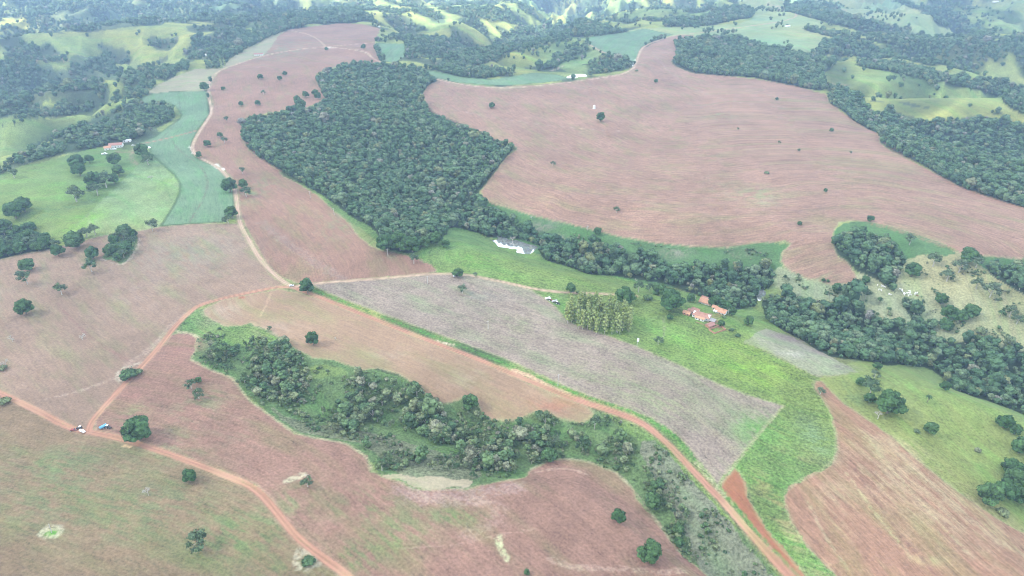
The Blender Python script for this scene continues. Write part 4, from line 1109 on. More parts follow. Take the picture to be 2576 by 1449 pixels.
def palm_meshes():
    parts = []; r = np.random.default_rng(3)
    for k in range(18):
        a = k * 2.4; up = .55 - .9 * (k / 18)
        L = .52; P = []
        for s in np.linspace(0, 1, 6):
            P.append((math.cos(a) * L * s, math.sin(a) * L * s, 1.35 + up * .35 * s - .40 * s * s))
        P = np.array(P); side = np.array([-math.sin(a), math.cos(a), 0])
        W_ = [.015, .075, .09, .08, .055, .008]
        V = []; 
        for p, w_ in zip(P, W_):
            V += [p - side * w_ + np.array([0, 0, -w_ * .5]), p, p + side * w_ + np.array([0, 0, -w_ * .5])]
        Fq = []
        for i in range(5):
            for j in range(2): Fq.append([i * 3 + j, i * 3 + j + 1, i * 3 + 4 + j, i * 3 + 3 + j])
        parts.append((np.array(V), np.array(Fq)))
    v, f = merge(parts)
    cr = mesh_from("fronds", v, f, 4, M_DARK, False, None, False)
    v, f = tube([(0, 0, -.03), (.02, 0, .7), (0, 0, 1.38)], [.045, .035, .03], 7)
    return cr, mesh_from("palm_trunk", v, f, 4, M_BARK, True, None, False)

PROTO = {}
for kind, cnt, mt in (('D', 4, M_DARK), ('A', 4, M_AIRY), ('E', 3, M_EUC), ('B', 2, M_GULLY)):
    bk = M_PALEBARK if kind in ('E', 'A') else M_BARK
    PROTO[kind] = [(tree_crown("crown", 11 * i + ord(kind[0]), kind, mt), trunk_mesh("trunk", i, kind, bk)) for i in range(cnt)]
PROTO['F'] = [(tree_crown("crown", 31 * i + 5, 'F', M_FOREST), trunk_mesh("trunk", i, 'F', M_PALEBARK)) for i in range(6)]
PROTO['G'] = [(tree_crown("crown", 37 * i + 2, 'A' if i % 2 else 'F', M_GULLY), trunk_mesh("trunk", i, 'F', M_PALEBARK)) for i in range(6)]
PROTO['X'] = [(None, dead_mesh("dead_branches", s)) for s in (4, 9)]
PROTO['P'] = [palm_meshes()]
KN = {'D': 'tree', 'A': 'tree', 'E': 'eucalyptus', 'B': 'bush', 'F': 'forest_tree', 'G': 'gully_tree', 'X': 'dead_tree', 'P': 'palm_tree'}
CN = {'D': 'crown', 'A': 'crown', 'E': 'crown', 'B': 'foliage', 'F': 'crown', 'G': 'crown', 'P': 'fronds'}
CATN = {'X': 'dead tree', 'P': 'palm', 'B': 'bush', 'E': 'tree'}
_tc = {}
def add_tree(kind, x, y, z, width, label, group=None, sz=1.0, variant=None):
    pr = PROTO[kind]; _tc[kind] = _tc.get(kind, 0) + 1
    c, t = pr[variant if variant is not None else _tc[kind] % len(pr)]
    rz = random.random() * 6.283
    if kind == 'X':
        o = bpy.data.objects.new(KN[kind], t); COL.objects.link(o)
    else:
        o = bpy.data.objects.new(KN[kind], None); COL.objects.link(o)
        o.empty_display_size = .5
        a = bpy.data.objects.new('trunk', t); a.parent = o; COL.objects.link(a)
        b = bpy.data.objects.new(CN[kind], c); b.parent = o; COL.objects.link(b)
    o.location = (x, y, z); o.rotation_euler = (0, 0, rz); o.scale = (width * random.uniform(.9, 1.08), width * random.uniform(.9, 1.08), width * sz)
    tag(o, label, CATN.get(kind, 'tree'), group)
    return o
HK = {'D': .50, 'A': .45, 'E': 1.2, 'B': .25, 'X': .4, 'P': 1.1, 'F': .5, 'G': .5}
def tree_px(kind, u, v, wpx, label, group=None, sz=1.0):
    """u, v: middle of the crown in the photo; the foot is found on the land below it"""
    x, y, z, d = hit([u], [v]); wd = wpx / FPX * d[0]
    for _ in range(2):
        x, y, z, d = hit([u], [v], HK[kind] * wd * sz); wd = wpx / FPX * d[0]
        if kind in ('E', 'P', 'X'): pass
    return add_tree(kind, float(x[0]), float(y[0]), float(z[0]), float(wd), label, group, sz)

# ---------------------------------------------------------------- single trees, one by one
TR = """D 1638 1388 60|large round dark green tree near the bottom edge on the red field
D 1555 1297 38|small lopsided dark green tree in the middle of the red field below the gully
A 497 1362 58 1.1|lopsided green tree, lower of two on the weedy field
D 475 1196 36|small round bright green tree just below the lower dirt road
X 370 1235 34|leafless grey tree on the weedy field below the dirt road
B 775 1411 34|dark bush in a patch of dry straw beside the lower dirt road
D 342 1078 66|big spreading tree beside the dirt road near the blue trailer
A 478 965 30|thin pale tree, left one of three on the field left of the gully
D 498 955 18|small dark tree, topmost of three on the field left of the gully
A 497 990 34|open branched tree, lowest of three on the field left of the gully
A 772 1212 36|ragged grey green tree beside a patch of straw on the weedy red field
X 772 1195 22|bare grey branches above the ragged tree on the weedy red field
D 786 849 33 1.25|tall oval dark tree alone on the tan field above the gully
X 845 850 16|tiny bare tree right of the oval dark tree on the tan field
D 771 718 40|broad green tree at the road junction on the green verge
A 1163 727 28|open tree alone near the top of the grey stubble field
D 1153 685 28|round dark tree over a parked white car on the farm track
A 1195 690 15|small thin tree on the track right of the round dark tree
A 1040 650 30 1.1|open tree on the corner of the ploughed field below the wood
D 1068 607 30|smaller left tree of three on the bright meadow beside the wood
D 1098 596 36|middle and tallest tree of three on the bright meadow beside the wood
D 1120 612 24|right hand tree of three on the bright meadow beside the wood
D 972 608 52|left part of the row of huge trees at the foot of the wood
D 1005 604 56|middle one of the huge trees at the foot of the wood
D 1036 612 46|right hand one of the huge trees at the foot of the wood
D 1436 723 28|round dark tree on the bright meadow above the farm track
B 1456 735 14|low bush right of the round dark tree on the farm track
D 1573 741 52 .9|large spreading dark tree above the tall pale grove
A 1607 722 34|greyish open tree at the top of the clump right of the grove
A 1635 722 26|pale round tree in the clump above the farmhouses
B 1630 748 26|small bright green round tree between the two large trees
D 1688 752 66|great weeping dark tree left of the farmhouses
D 1660 728 36|dark tree behind the great weeping tree
D 1738 748 26|grey green tree behind the farmyard, left of the biggest barn
D 1685 796 18|small tree on the fence line below the great weeping tree
A 1657 857 28|grey weeping tree alone on the bright meadow
D 1886 806 24 1.1|dark upright tree right of the farmhouses
B 1857 843 15|small dark bush below the upright tree right of the farm
B 1841 829 14|small green bush beside the farmyard wall
D 1815 812 18|green tree beside the red shed in the farmyard
D 1824 770 34|tree over the roof behind the white gabled house
D 1842 782 26|tree at the right end of the farmyard
D 1800 757 36|tall tree behind the barn with the white gable
B 1748 778 13|round shrub in the yard between the farm buildings
B 1822 797 12|shrub at the corner of the lower white house
D 58 770 38|round dark tree low on the left red field
A 150 727 32|thin tree in the middle of the left red field
D 67 665 30|compact dark tree, upper one of two at the left edge of the field
A 62 697 38|wide flat tree, lower one of two at the left edge of the field
D 230 635 32|dark tree left of the wooded islet in the field
A 226 668 36|paler tree just below the dark tree left of the wooded islet
D 142 628 30|round tree standing apart at the tip of the left tree belt
X 28 850 26|bare grey tree at the far left of the left field, upper one
X 204 845 26|bare grey tree in the left field above the diagonal road
X 11 910 26|bare grey tree at the left edge above the lower road
B 6 925 20|low green bush at the left edge under a bare tree
B 10 1008 26|dark shrubs at the left edge beside the lower road
D 184 601 42|large dark tree at the corner of the field and the mown pasture
A 214 583 30|open tree right of the large dark tree by the mown pasture
A 236 577 30|pale spreading tree on the fence line of the mown pasture
A 380 566 34|spreading tree on the fence line at the corner of the crop field
D 285 399 30|dark round tree just below the left farmhouse
D 192 404 32|dark tree, upper one of a pair on the left pasture
D 196 424 32|dark tree, lower one of a pair on the left pasture
D 222 398 20|small dark tree near the left farm, right of a pair
D 296 427 27|round tree alone below the left farmhouse tree
D 235 450 40|dark tree at the upper left of the long clump on the left pasture
A 262 452 40|tree in the middle of the long clump on the left pasture
D 284 448 24|tree at the right end of the long clump on the left pasture
A 240 474 36|tree at the lower left of the long clump on the left pasture
A 186 487 42|large tree alone below the long clump on the left pasture
D 55 512 36|dark round tree, upper one of two at the far left of the pasture
D 32 527 38|dark round tree, lower one of two at the far left of the pasture
X 378 444 22|grey thin tree on the pale mown pasture
A 32 436 22|pale small tree at the top left of the left pasture
D 355 376 34|tree beside the left farm, near the crop field corner
D 368 391 24|tree at the corner of the crop field below the left farm
A 370 402 26|pale green shrubby tree at the crop field corner below the left farm
D 575 463 38|dark tree at the roadside on the right edge of the crop
D 610 461 24|small dark palm like tree on the field side of the pale road
A 617 481 30|pale tree on the field just right of the roadside trees
D 581 532 32|dark tree at the lower right corner of the crop field
A 572 550 26|greyish tree just below the dark tree at the crop corner
A 608 428 18|pale tree on the field right of the white puddles
D 500 388 16|small tree at the bend of the pale road
D 512 216 22|dark tree at the top corner of the crop field beside the road
E 556 160 9 1.1|tall slim tree, left of two by the upper pale road
E 564 157 8 1.1|tall slim tree, right of two by the upper pale road
D 561 222 10|small tree high on the long field, nearest the pale road
D 606 260 13|small dark tree on the long field, left of another
D 648 258 14|small dark tree on the long field left of the wood
D 655 192 14|small round tree, leftmost of three high on the long field
D 703 196 12|small round tree, lower middle one of three high on the long field
D 716 184 12|small round tree, right one of three high on the long field
A 662 232 12|small grey tree in the middle of the long field
D 768 236 17|round tree at the edge of the wood, left of a pair
D 793 232 17|round tree at the wood corner, upper of a pair
D 799 240 18|round tree at the wood corner, lower of a pair
D 746 248 18|dark tree above the grassy nook beside the wood
D 755 260 26|wide dark tree in the grassy nook beside the wood
A 568 298 14|pale small tree on the long field by the pale road
D 552 338 13|small tree, upper of a pair low on the long field
A 563 352 18|pale tree, lower of a pair low on the long field
D 521 360 17|small tree beside the pale road below a pair
D 821 122 9|little tree by the white patch at the track crossing
D 914 116 13|small tree on the top field right of the track crossing
D 963 76 11|tree at the corner of the top field, upper one
A 963 90 13|tree at the corner of the top field, lower one
D 1511 293 24 1.1|round dark tree alone near the white tank
D 1237 264 16|small green tree on the left of the great field
D 1650 203 11|small tree at the narrow top of the great field
B 1602 177 9|tiny flat tree beside the pale road at the top of the great field
D 1955 248 8|tiny dark tree at the upper right of the great field
D 2092 326 10|tiny dark tree near the wood on the great field
A 2010 378 9|tiny pale tree, lower of those at the upper right of the field
A 2140 383 8|tiny flat pale tree near the right wood
A 1960 358 9|tiny pale tree in the middle right of the great field
A 1856 324 8|tiny tree in the upper middle of the great field
B 1929 434 13|little green bush on a green patch of the great field
D 2077 478 9 1.2|tiny dark upright tree on the right part of the great field
A 1551 527 18 1.15|thin green tree alone low on the great field
A 1391 411 16|pale green tree on the left part of the great field
D 1503 580 23|dark round tree on the lower edge of the great field
X 1478 572 20|bare grey tree just left of the dark tree on the field edge
X 1338 546 16|bare white tree on the grassy strip below the great field
X 1290 598 26 1.2|bare white branched tree standing in the pond
D 2012 561 12|small dark tree above the green tip of the field
D 2190 549 16|small round tree on the field edge above the green hollow
D 2072 704 10|tiny round tree, left of two below the field tongue
D 2083 706 8|tiny round tree, right of two below the field tongue
D 2107 722 24|round dark tree above the creek wood
D 2179 703 20|tree on the pasture edge left of the creek cattle
D 2299 677 38|round dark tree on the dry pasture beside the wood
A 2352 653 38|wide open tree at the top of the dry pasture
A 2292 602 30|tall pale tree in the green hollow
D 2440 640 40|big tree at the junction of field and dry pasture
A 2417 668 38|spreading tree on the dry pasture below the big corner tree
A 2460 658 34|tree right of the spreading tree on the dry pasture
A 2387 692 34|pale wide tree in the middle of the dry pasture
A 2460 712 30|open tree on the right of the dry pasture, middle one
A 2497 728 42|wide dark tree on the right slope of the dry pasture
A 2181 738 26 1.2|open tree on the pale knoll above the creek wood
P 2215 752 16 .8|palm on the pale knoll, the higher one
P 2237 776 13 .7|small palm on the pale knoll, left of a pair
B 2239 790 13|little bush under the palms of the pale knoll
P 2194 783 13 .7|grey palm at the left of the pale knoll
D 2370 750 27|round tree below the cattle on the dry pasture
D 2447 782 34|round tree at the end of the row on the dry pasture
D 2420 792 28|tree in the row above the creek wood
D 2392 785 36|wide tree in the row above the creek wood
D 2380 814 32|tree at the left foot of the row on the dry pasture
A 2545 782 30|tree at the right edge of the dry pasture, upper one
A 2562 803 26|tree at the right edge of the dry pasture, lower one
P 2520 785 14 .8|palm at the right of the dry pasture
B 2470 831 28|low olive bush on the dry pasture
D 2165 959 22|small round dark tree on the right meadow left of the big pair
A 2202 941 24|pale tree above the big pair on the right meadow
D 2209 920 20|round tree at the foot of the creek wood by the pale field
A 2194 972 54|big paler tree, left of the big pair on the right meadow
D 2242 1010 64|biggest dark tree of the right meadow
D 2190 1000 26|small dark tree under the big paler tree
X 2212 1042 34|bare grey tree below the biggest tree of the right meadow
P 2338 998 15 .9|single palm on the right meadow
D 2344 1076 30|dark tree in the middle of the right meadow
B 2307 1084 15|small dark tree left of the one in the middle of the right meadow
D 2380 970 24|round tree at the lower edge of the creek wood
D 2530 1060 34|tree at the right edge of the right meadow, upper one
D 2558 1080 26|tree at the right edge of the right meadow just below another
A 2065 984 24|pale tree at the tip of the long brown field
B 2461 1132 16|little grey shrub on the right meadow
D 2492 1242 52|round tree at the left of the clump in the lower right corner
D 2530 1228 48|middle tree of the clump in the lower right corner
D 2562 1200 48|upper tree of the clump at the right edge
D 2552 1176 40|topmost tree of the clump at the right edge
D 2572 1245 40|rightmost tree of the lower right clump
B 2524 1288 28|round yellow green bush below the lower right clump
D 2572 1120 40|dark tree cut by the right edge of the picture
A 1497 1064 36 1.2|tall open tree with pale trunk beside the end of the tan field
D 1646 1220 26|dark bush like tree beside the road on the grey scrub
D 1642 1258 46|wide dark tree on the edge of the red field in the lower right
B 1660 1215 30|green shrub on the scrub left of the ridge road
D 1708 1330 30|tall dark tree, upper of two on the scrub near the bottom
D 1708 1362 26|dark tree, lower of two on the scrub near the bottom
D 1325 1438 16|very small tree cut by the bottom edge
B 322 940 40|dense green thicket in the notch beside the diagonal road
B 345 935 24|end of the green thicket touching the diagonal road
A 678 826 14|small tree at the top edge of the gully
X 1600 703 14|bare white tree at the lower edge of the creek wood
D 1380 1143 42|rounded bright green tree at the lower rim of the gully
A 1395 1107 36|round pale tree above the bright green one in the gully
D 1182 1010 46|dark tree on the notch between gully and tan field
B 1357 1040 26|bush on the small notch of the tan field
D 1700 740 22|small tree under the great weeping tree""".split("\n")
sing = []
for ln in TR:
    a, lab = ln.split("|"); a = a.split()
    o = tree_px(a[0], float(a[1]), float(a[2]), float(a[3]), lab, None, float(a[4]) if len(a) > 4 else 1.0)
    sing.append((o.location.x, o.location.y, o.scale.x))
sing = np.array(sing)

# tall trees on the far bank of the pond
for (u_, v_) in ((1258, 597), (1270, 600), (1283, 601), (1297, 600), (1311, 603), (1324, 607), (1338, 612), (1352, 617)):
    x, y, z, d = hit([u_], [v_])
    add_tree('F', float(x[0]), float(y[0]) + 2.0, float(z[0]), random.uniform(8.5, 11), 'tree leaning over the far bank of the pond at the foot of the wood', 'trees on the pond bank', random.uniform(.85, 1.1))
# eucalyptus grove
GP = world_line(((1425, 815), (1420, 790), (1470, 775), (1530, 790), (1590, 812), (1588, 838), (1540, 842), (1490, 840), (1450, 825)), True, 0)
k = 0
for i in range(900):
    if k >= 84: break
    x = random.uniform(GP[:, 0].min(), GP[:, 0].max()); y = random.uniform(GP[:, 1].min(), GP[:, 1].max())
    y -= 0
    if inside(GP, np.array([x]), np.array([y]))[0]:
        add_tree('E', x, y, float(H(np.array([x]), np.array([y]))[0]), random.uniform(6.0, 8.4), 'slim pale green eucalyptus in the tall grove beside the stubble field', 'eucalyptus grove', random.uniform(.95, 1.25)); k += 1

# ---------------------------------------------------------------- woods
def uv_of(x, y, z):
    zc = z - HC
    dpt = y * _cp - zc * _sp
    return CX + FPX * x / dpt, CY - FPX * (y * _sp + zc * _cp) / dpt, dpt
def jitter_pts(P, s):
    x0, x1, y0, y1 = max(P[:, 0].min(), -4200), min(P[:, 0].max(), 4200), P[:, 1].min(), min(P[:, 1].max(), 7000)
    gx, gy = np.meshgrid(np.arange(x0, x1, s), np.arange(y0, y1, s * .9))
    gx = gx.ravel(); gy = gy.ravel()
    gx = gx + (np.round(gy / (s * .9)) % 2) * s * .5 + rng.normal(size=len(gx)) * s * .24; gy = gy + rng.normal(size=len(gy)) * s * .24
    m = np.abs(gx) < 1.02 * (gy * _cp + HC * _sp)
    return gx[m], gy[m]
ALLP = {'forest': [], 'gully': [], 'broad': []}
clearP = [world_line(c, True, 1) for c in CLEAR]
pondP = [p[0] for p in PONDS]
for pts, dens, kind, base in WOODS:
    if kind == 'shrub': continue
    P = world_line(pts, True, 1, 14.0, .5)
    ym = P[:, 1].mean()
    s = {'forest': 6.4, 'gully': 5.0, 'broad': 9.0}[kind]
    if kind == 'forest' and ym > 1500: s = 8.2
    if kind == 'forest' and ym > 2400: s = 9.5
    gx, gy = jitter_pts(P, s)
    m = in_wood(pts, kind, gx + 2 * pn(gx / 11, gy / 11), gy + 2 * pn(gx / 11 + 9, gy / 11)); gx = gx[m]; gy = gy[m]
    n_ = fbm(gx / (34 if ym < 1500 else 85) + 3, gy / (34 if ym < 1500 else 110), 3)
    if ym > 1500: n_ = (.50 - spur(gx, gy)) * .75 + .35 * n_
    if dens > .9: pr = np.where(rng.random(len(gx)) < dens, 1, 0)
    else: pr = (rng.random(len(gx)) < sstep(-.30, .30, n_ + (dens - .5) * .9)).astype(int)
    m = pr > 0
    if kind != 'gully':
        pass
    if kind != 'gully':
        for c in clearP: m &= ~inside(c, gx, gy) | (rng.random(len(gx)) < .04)
    if ym > 1100 and kind == 'forest':
        t_, r_ = classify(gx, gy); m &= (t_ != TI['hillpale']) | (rng.random(len(gx)) < .03)
    for pw in pondP: m &= ~inside(pw, gx, gy)
    gx = gx[m]; gy = gy[m]
    sc = s * (.92 + .85 * (rng.random(len(gx)) ** 2.2) + .25 * fbm(gx / 40, gy / 40, 2)) * (1.0 if kind != 'gully' else .95 + .3 * rng.random(len(gx)))
    q_ = rng.random(len(gx)); sc = sc * np.where(q_ < .10, 1.5, np.where(q_ > .75, .72, 1.0))
    ALLP[kind].append(np.stack([gx, gy, sc], 1))
# scattered trees over the open hills, and the woods too far to trace
gx, gy = jitter_pts(np.array([[-4200., 600.], [4200., 7000.]]), 9.0)
tt, rr_ = classify(gx, gy)
zz = H(gx, gy)
open_ = (tt == TI['hillgrass']) | (tt == TI['hillscrub']) | (np.isin(tt, [TI['plateau'], TI['hillpale']]) & (rng.random(len(gx)) < .3)) 
fwp = far_wood(gx, gy, zz)
nn = fbm(gx / 70 + 2, gy / 70, 3)
prob = .60 * fwp + .05 * sstep(.15, .5, nn) + .008 + .42 * (tt == TI['hillscrub']) * sstep(.5, 0.0, spur(gx, gy)) * sstep(-.5, .2, nn)
m = open_ & (rng.random(len(gx)) < prob) & (gy > 1250)
ALLP['forest'].append(np.stack([gx[m], gy[m], 5.0 + 7.0 * rng.random(m.sum())], 1))
# dry hill, lower right: a few scrubby ones
for key in ALLP:
    A = np.concatenate(ALLP[key]); 
    # keep clear of the trees placed one by one
    ok = np.ones(len(A), bool)
    for (sx, sy, sw) in sing:
        ok &= np.hypot(A[:, 0] - sx, A[:, 1] - sy) > sw * .5
    A = A[ok]
    t_, r_ = classify(A[:, 0], A[:, 1])
    fieldish = np.array([F[i][0] in ('field', 'crop_field') if i >= 0 else False for i in r_])
    A = A[~fieldish]
    z = H(A[:, 0], A[:, 1])
    ALLP[key] = np.column_stack([A, z])

def in_view(A):
    u, v, d = uv_of(A[:, 0], A[:, 1], A[:, 3])
    return (u > -10) & (u < 2586) & (v > 0) & (v < 1462), A[:, 2] / d, u, v

A = ALLP['gully']
vis, big, u, v = in_view(A)
order = np.argsort(-(big * vis))
sel = order[:min(300, int(vis.sum()))]
for i in sel:
    q = random.random()
    zn = 0 if u[i] < 820 else 1 if u[i] < 1130 else 2 if u[i] < 1460 else 3 if v[i] < 1180 else 4
    add_tree('G', A[i, 0], A[i, 1], A[i, 3], A[i, 2],
             ('tree in the dense clump at the left end of the scrubby gully', 'tree in the middle clump of the gully just below the tan field',
              'tree in the gully above the notch of the red field', 'tree at the right end of the gully near the road bend',
              'tree on the grey scrub between red field and ridge road')[zn],
             ('gully trees, left clump', 'gully trees, middle clump', 'gully trees, above the red field', 'gully trees, right end', 'trees on the grey scrub')[zn], random.uniform(.8, 1.25))
rest = np.setdiff1d(np.arange(len(A)), sel)
REST = [('G', A[rest])]
A = ALLP['broad']
vis, big, u, v = in_view(A)
for i in np.where(vis)[0]:
    left = u[i] < 200
    add_tree('D' if random.random() < .65 else 'A', A[i, 0], A[i, 1], A[i, 3], A[i, 2] * 1.15,
             'tree in the leafy belt at the left edge between pasture and field' if left else 'tree of the wooded islet poking into the left field',
             'trees of the left belt' if left else 'trees of the wooded islet', random.uniform(.85, 1.1))
REST.append(('F', A[~vis]))
A = ALLP['forest']
vis, big, u, v = in_view(A)
creek = vis & (v > 560) & (u > 1280)
order = np.argsort(-(big * creek))
sel = order[:min(300, int(creek.sum()))]
for i in sel:
    zn = 0 if u[i] < 1890 else 1 if u[i] < 2110 else 2 if u[i] < 2310 else 3 if u[i] < 2450 else 4
    add_tree('F', A[i, 0], A[i, 1], A[i, 3], A[i, 2],
             ('dark tree of the creek wood above the farmhouses and bright meadow', 'dark creek wood tree beside the pale harvested strip',
              'dark creek wood tree between the pale knoll and the brown tongue of field', 'dark creek wood tree above the top edge of the right meadow',
              'dark creek wood tree near the right edge of the picture')[zn],
             ('creek wood above the farm', 'creek wood by the harvested strip', 'creek wood below the knoll', 'creek wood above the right meadow', 'creek wood at the right edge')[zn], random.uniform(.85, 1.3))
rest = np.setdiff1d(np.arange(len(A)), sel)
REST.append(('F', A[rest]))

# ---------------------------------------------------------------- the remaining woods: points that carry crowns
def scatter(name, P, protos, label, sz=(.85, 1.25)):
    me = bpy.data.meshes.new(name)
    co = np.stack([P[:, 0], P[:, 1], P[:, 3]], 1).astype(np.float32)
    me.vertices.add(len(co)); me.vertices.foreach_set("co", co.ravel())
    a = me.attributes.new("w", 'FLOAT', 'POINT'); a.data.foreach_set("value", P[:, 2].astype(np.float32))
    o = bpy.data.objects.new(name, me); COL.objects.link(o)
    tag(o, label, 'woodland', None, 'stuff')
    ng = bpy.data.node_groups.new(name, 'GeometryNodeTree')
    ng.interface.new_socket("Geometry", in_out='INPUT', socket_type='NodeSocketGeometry')
    ng.interface.new_socket("Geometry", in_out='OUTPUT', socket_type='NodeSocketGeometry')
    N = ng.nodes; L = ng.links
    gi = N.new("NodeGroupInput"); go = N.new("NodeGroupOutput")
    j = N.new("GeometryNodeJoinGeometry")
    for src in protos:
        oi = N.new("GeometryNodeObjectInfo"); oi.inputs['Object'].default_value = src; oi.inputs['As Instance'].default_value = True
        oi.transform_space = 'ORIGINAL'
        L.new(oi.outputs['Geometry'], j.inputs[0])
    ip = N.new("GeometryNodeInstanceOnPoints")
    mp = N.new("GeometryNodeMeshToPoints")
    L.new(gi.outputs[0], mp.inputs['Mesh']); L.new(mp.outputs[0], ip.inputs['Points'])
    L.new(j.outputs[0], ip.inputs['Instance'])
    ip.inputs['Pick Instance'].default_value = True
    ri = N.new("FunctionNodeRandomValue"); ri.data_type = 'INT'
    ri.inputs[4].default_value = 0; ri.inputs[5].default_value = len(protos) - 1
    L.new(ri.outputs[2], ip.inputs['Instance Index'])
    rz = N.new("FunctionNodeRandomValue"); rz.data_type = 'FLOAT_VECTOR'
    rz.inputs[0].default_value = (0, 0, 0); rz.inputs[1].default_value = (0, 0, 6.283); rz.inputs['Seed'].default_value = 3
    L.new(rz.outputs[0], ip.inputs['Rotation'])
    na = N.new("GeometryNodeInputNamedAttribute"); na.data_type = 'FLOAT'; na.inputs[0].default_value = "w"
    rs = N.new("FunctionNodeRandomValue"); rs.data_type = 'FLOAT'; rs.inputs[2].default_value = sz[0]; rs.inputs[3].default_value = sz[1]; rs.inputs['Seed'].default_value = 8
    cx_ = N.new("ShaderNodeCombineXYZ"); mm = N.new("ShaderNodeMath"); mm.operation = 'MULTIPLY'
    L.new(na.outputs[0], cx_.inputs[0]); L.new(na.outputs[0], cx_.inputs[1])
    L.new(na.outputs[0], mm.inputs[0]); L.new(rs.outputs[1], mm.inputs[1]); L.new(mm.outputs[0], cx_.inputs[2])
    L.new(cx_.outputs[0], ip.inputs['Scale'])
    L.new(ip.outputs[0], go.inputs[0])
    md = o.modifiers.new("woods", 'NODES'); md.node_group = ng
    return o
def crowns_of(base, meshes):
    got = []
    for me, _ in meshes:
        for ob in bpy.data.objects:
            if ob.data is me: got.append(ob); break
    return got
fcr = crowns_of('F', PROTO['F']); gcr = crowns_of('G', PROTO['G'])
SH = []
for pts, dens, kind, base in WOODS:
    if kind != 'shrub': continue
    P = world_line(pts, True, 1, 14.0, .5)
    gx, gy = jitter_pts(P, 2.9)
    m = in_wood(pts, kind, gx, gy); gx = gx[m]; gy = gy[m]
    n_ = fbm(gx / 22 + 3, gy / 22, 4)
    m = rng.random(len(gx)) < sstep(-.35, .35, n_ + (dens - .5) * 1.0)
    gx = gx[m]; gy = gy[m]
    t_, r_ = classify(gx, gy)
    m = np.array([not (i >= 0 and F[i][0] in ('field', 'crop_field')) for i in r_], bool) & (t_ != TI['straw'])
    for (ln, wd, c) in ROADS[:3]:
        D, S, G = linedist(world_line(tuple(ln), False, 2, 10), gx, gy, 12)
        m &= D > wd / 2 + 3.0
    gx = gx[m]; gy = gy[m]
    SH.append(np.stack([gx, gy, 1.4 + 3.0 * rng.random(len(gx)) ** 1.6, H(gx, gy)], 1))
SH = np.concatenate(SH)
bcr = crowns_of('B', PROTO['B'])
scatter('scrub', SH, bcr + gcr[:2], 'mixed low scrub, bushes and reeds filling the gully and rough ground', (.7, 1.5))
for kd, P in REST:
    if len(P) == 0: continue
    if kd == 'F':
        near = P[:, 1] < 1750
        if near.sum() > 60: scatter('forest', P[near], fcr, 'dense dark green wood between the ploughed fields, its crowns reading as one mass')
        if (~near).sum() > 60: scatter('hill_woods', P[~near], fcr, 'woods and loose trees over the far hills and valleys')
    else:
        scatter('gully_scrub', P, gcr, 'low scrub filling the gully')
print("trees", {k: len(v) for k, v in ALLP.items()})

# ---------------------------------------------------------------- built things
class MB:
    def __init__(s): s.v = []; s.f = []
    def add(s, V, Fq):
        n = len(s.v); s.v += [tuple(map(float, p)) for p in V]; s.f += [tuple(i + n for i in q) for q in Fq]; return s
    def box(s, x0, x1, y0, y1, z0, z1):
        V = [(x0, y0, z0), (x1, y0, z0), (x1, y1, z0), (x0, y1, z0), (x0, y0, z1), (x1, y0, z1), (x1, y1, z1), (x0, y1, z1)]
        return s.add(V, [(0, 3, 2, 1), (4, 5, 6, 7), (0, 1, 5, 4), (1, 2, 6, 5), (2, 3, 7, 6), (3, 0, 4, 7)])
    def extr(s, prof, x0, x1):
        """outline in y,z extruded along x"""
        n = len(prof)
        V = [(x0, y, z) for y, z in prof] + [(x1, y, z) for y, z in prof]
        Fq = [tuple(range(n))[::-1], tuple(range(n, 2 * n))] + [(i, (i + 1) % n, (i + 1) % n + n, i + n) for i in range(n)]
        return s.add(V, Fq)
    def side(s, prof, y0, y1):
        """outline in x,z extruded along y"""
        n = len(prof)
        V = [(x, y0, z) for x, z in prof] + [(x, y1, z) for x, z in prof]
        Fq = [tuple(range(n)), tuple(range(n, 2 * n))[::-1]] + [((i + 1) % n, i, i + n, (i + 1) % n + n) for i in range(n)]
        return s.add(V, Fq)
    def tube(s, P, Rd, n=8, caps=True):
        v, f = tube(P, Rd, n)
        k = len(s.v); s.add(v, f.tolist())
        if caps:
            s.f.append(tuple(k + i for i in range(n))[::-1]); s.f.append(tuple(k + len(v) - n + i for i in range(n)))
        return s
    def build(s, name, material, parent=None, bevel=0.0):
        me = bpy.data.meshes.new(name); me.from_pydata(s.v, [], s.f)
        me.materials.append(material); me.update()
        o = bpy.data.objects.new(name, me); COL.objects.link(o)
        if parent: o.parent = parent
        if bevel:
            bv = o.modifiers.new("bevel", 'BEVEL'); bv.width = bevel; bv.segments = 2
        return o
def root(name, u, v, rot, label, cat, group=None, dz=0.0, lift=0.0):
    x, y, z, d = hit([u], [v], dz)
    o = bpy.data.objects.new(name, None); COL.objects.link(o); o.empty_display_size = 1
    o.location = (float(x[0]), float(y[0]), float(z[0]) + lift); o.rotation_euler = (0, 0, R(rot))
    tag(o, label, cat, group); return o

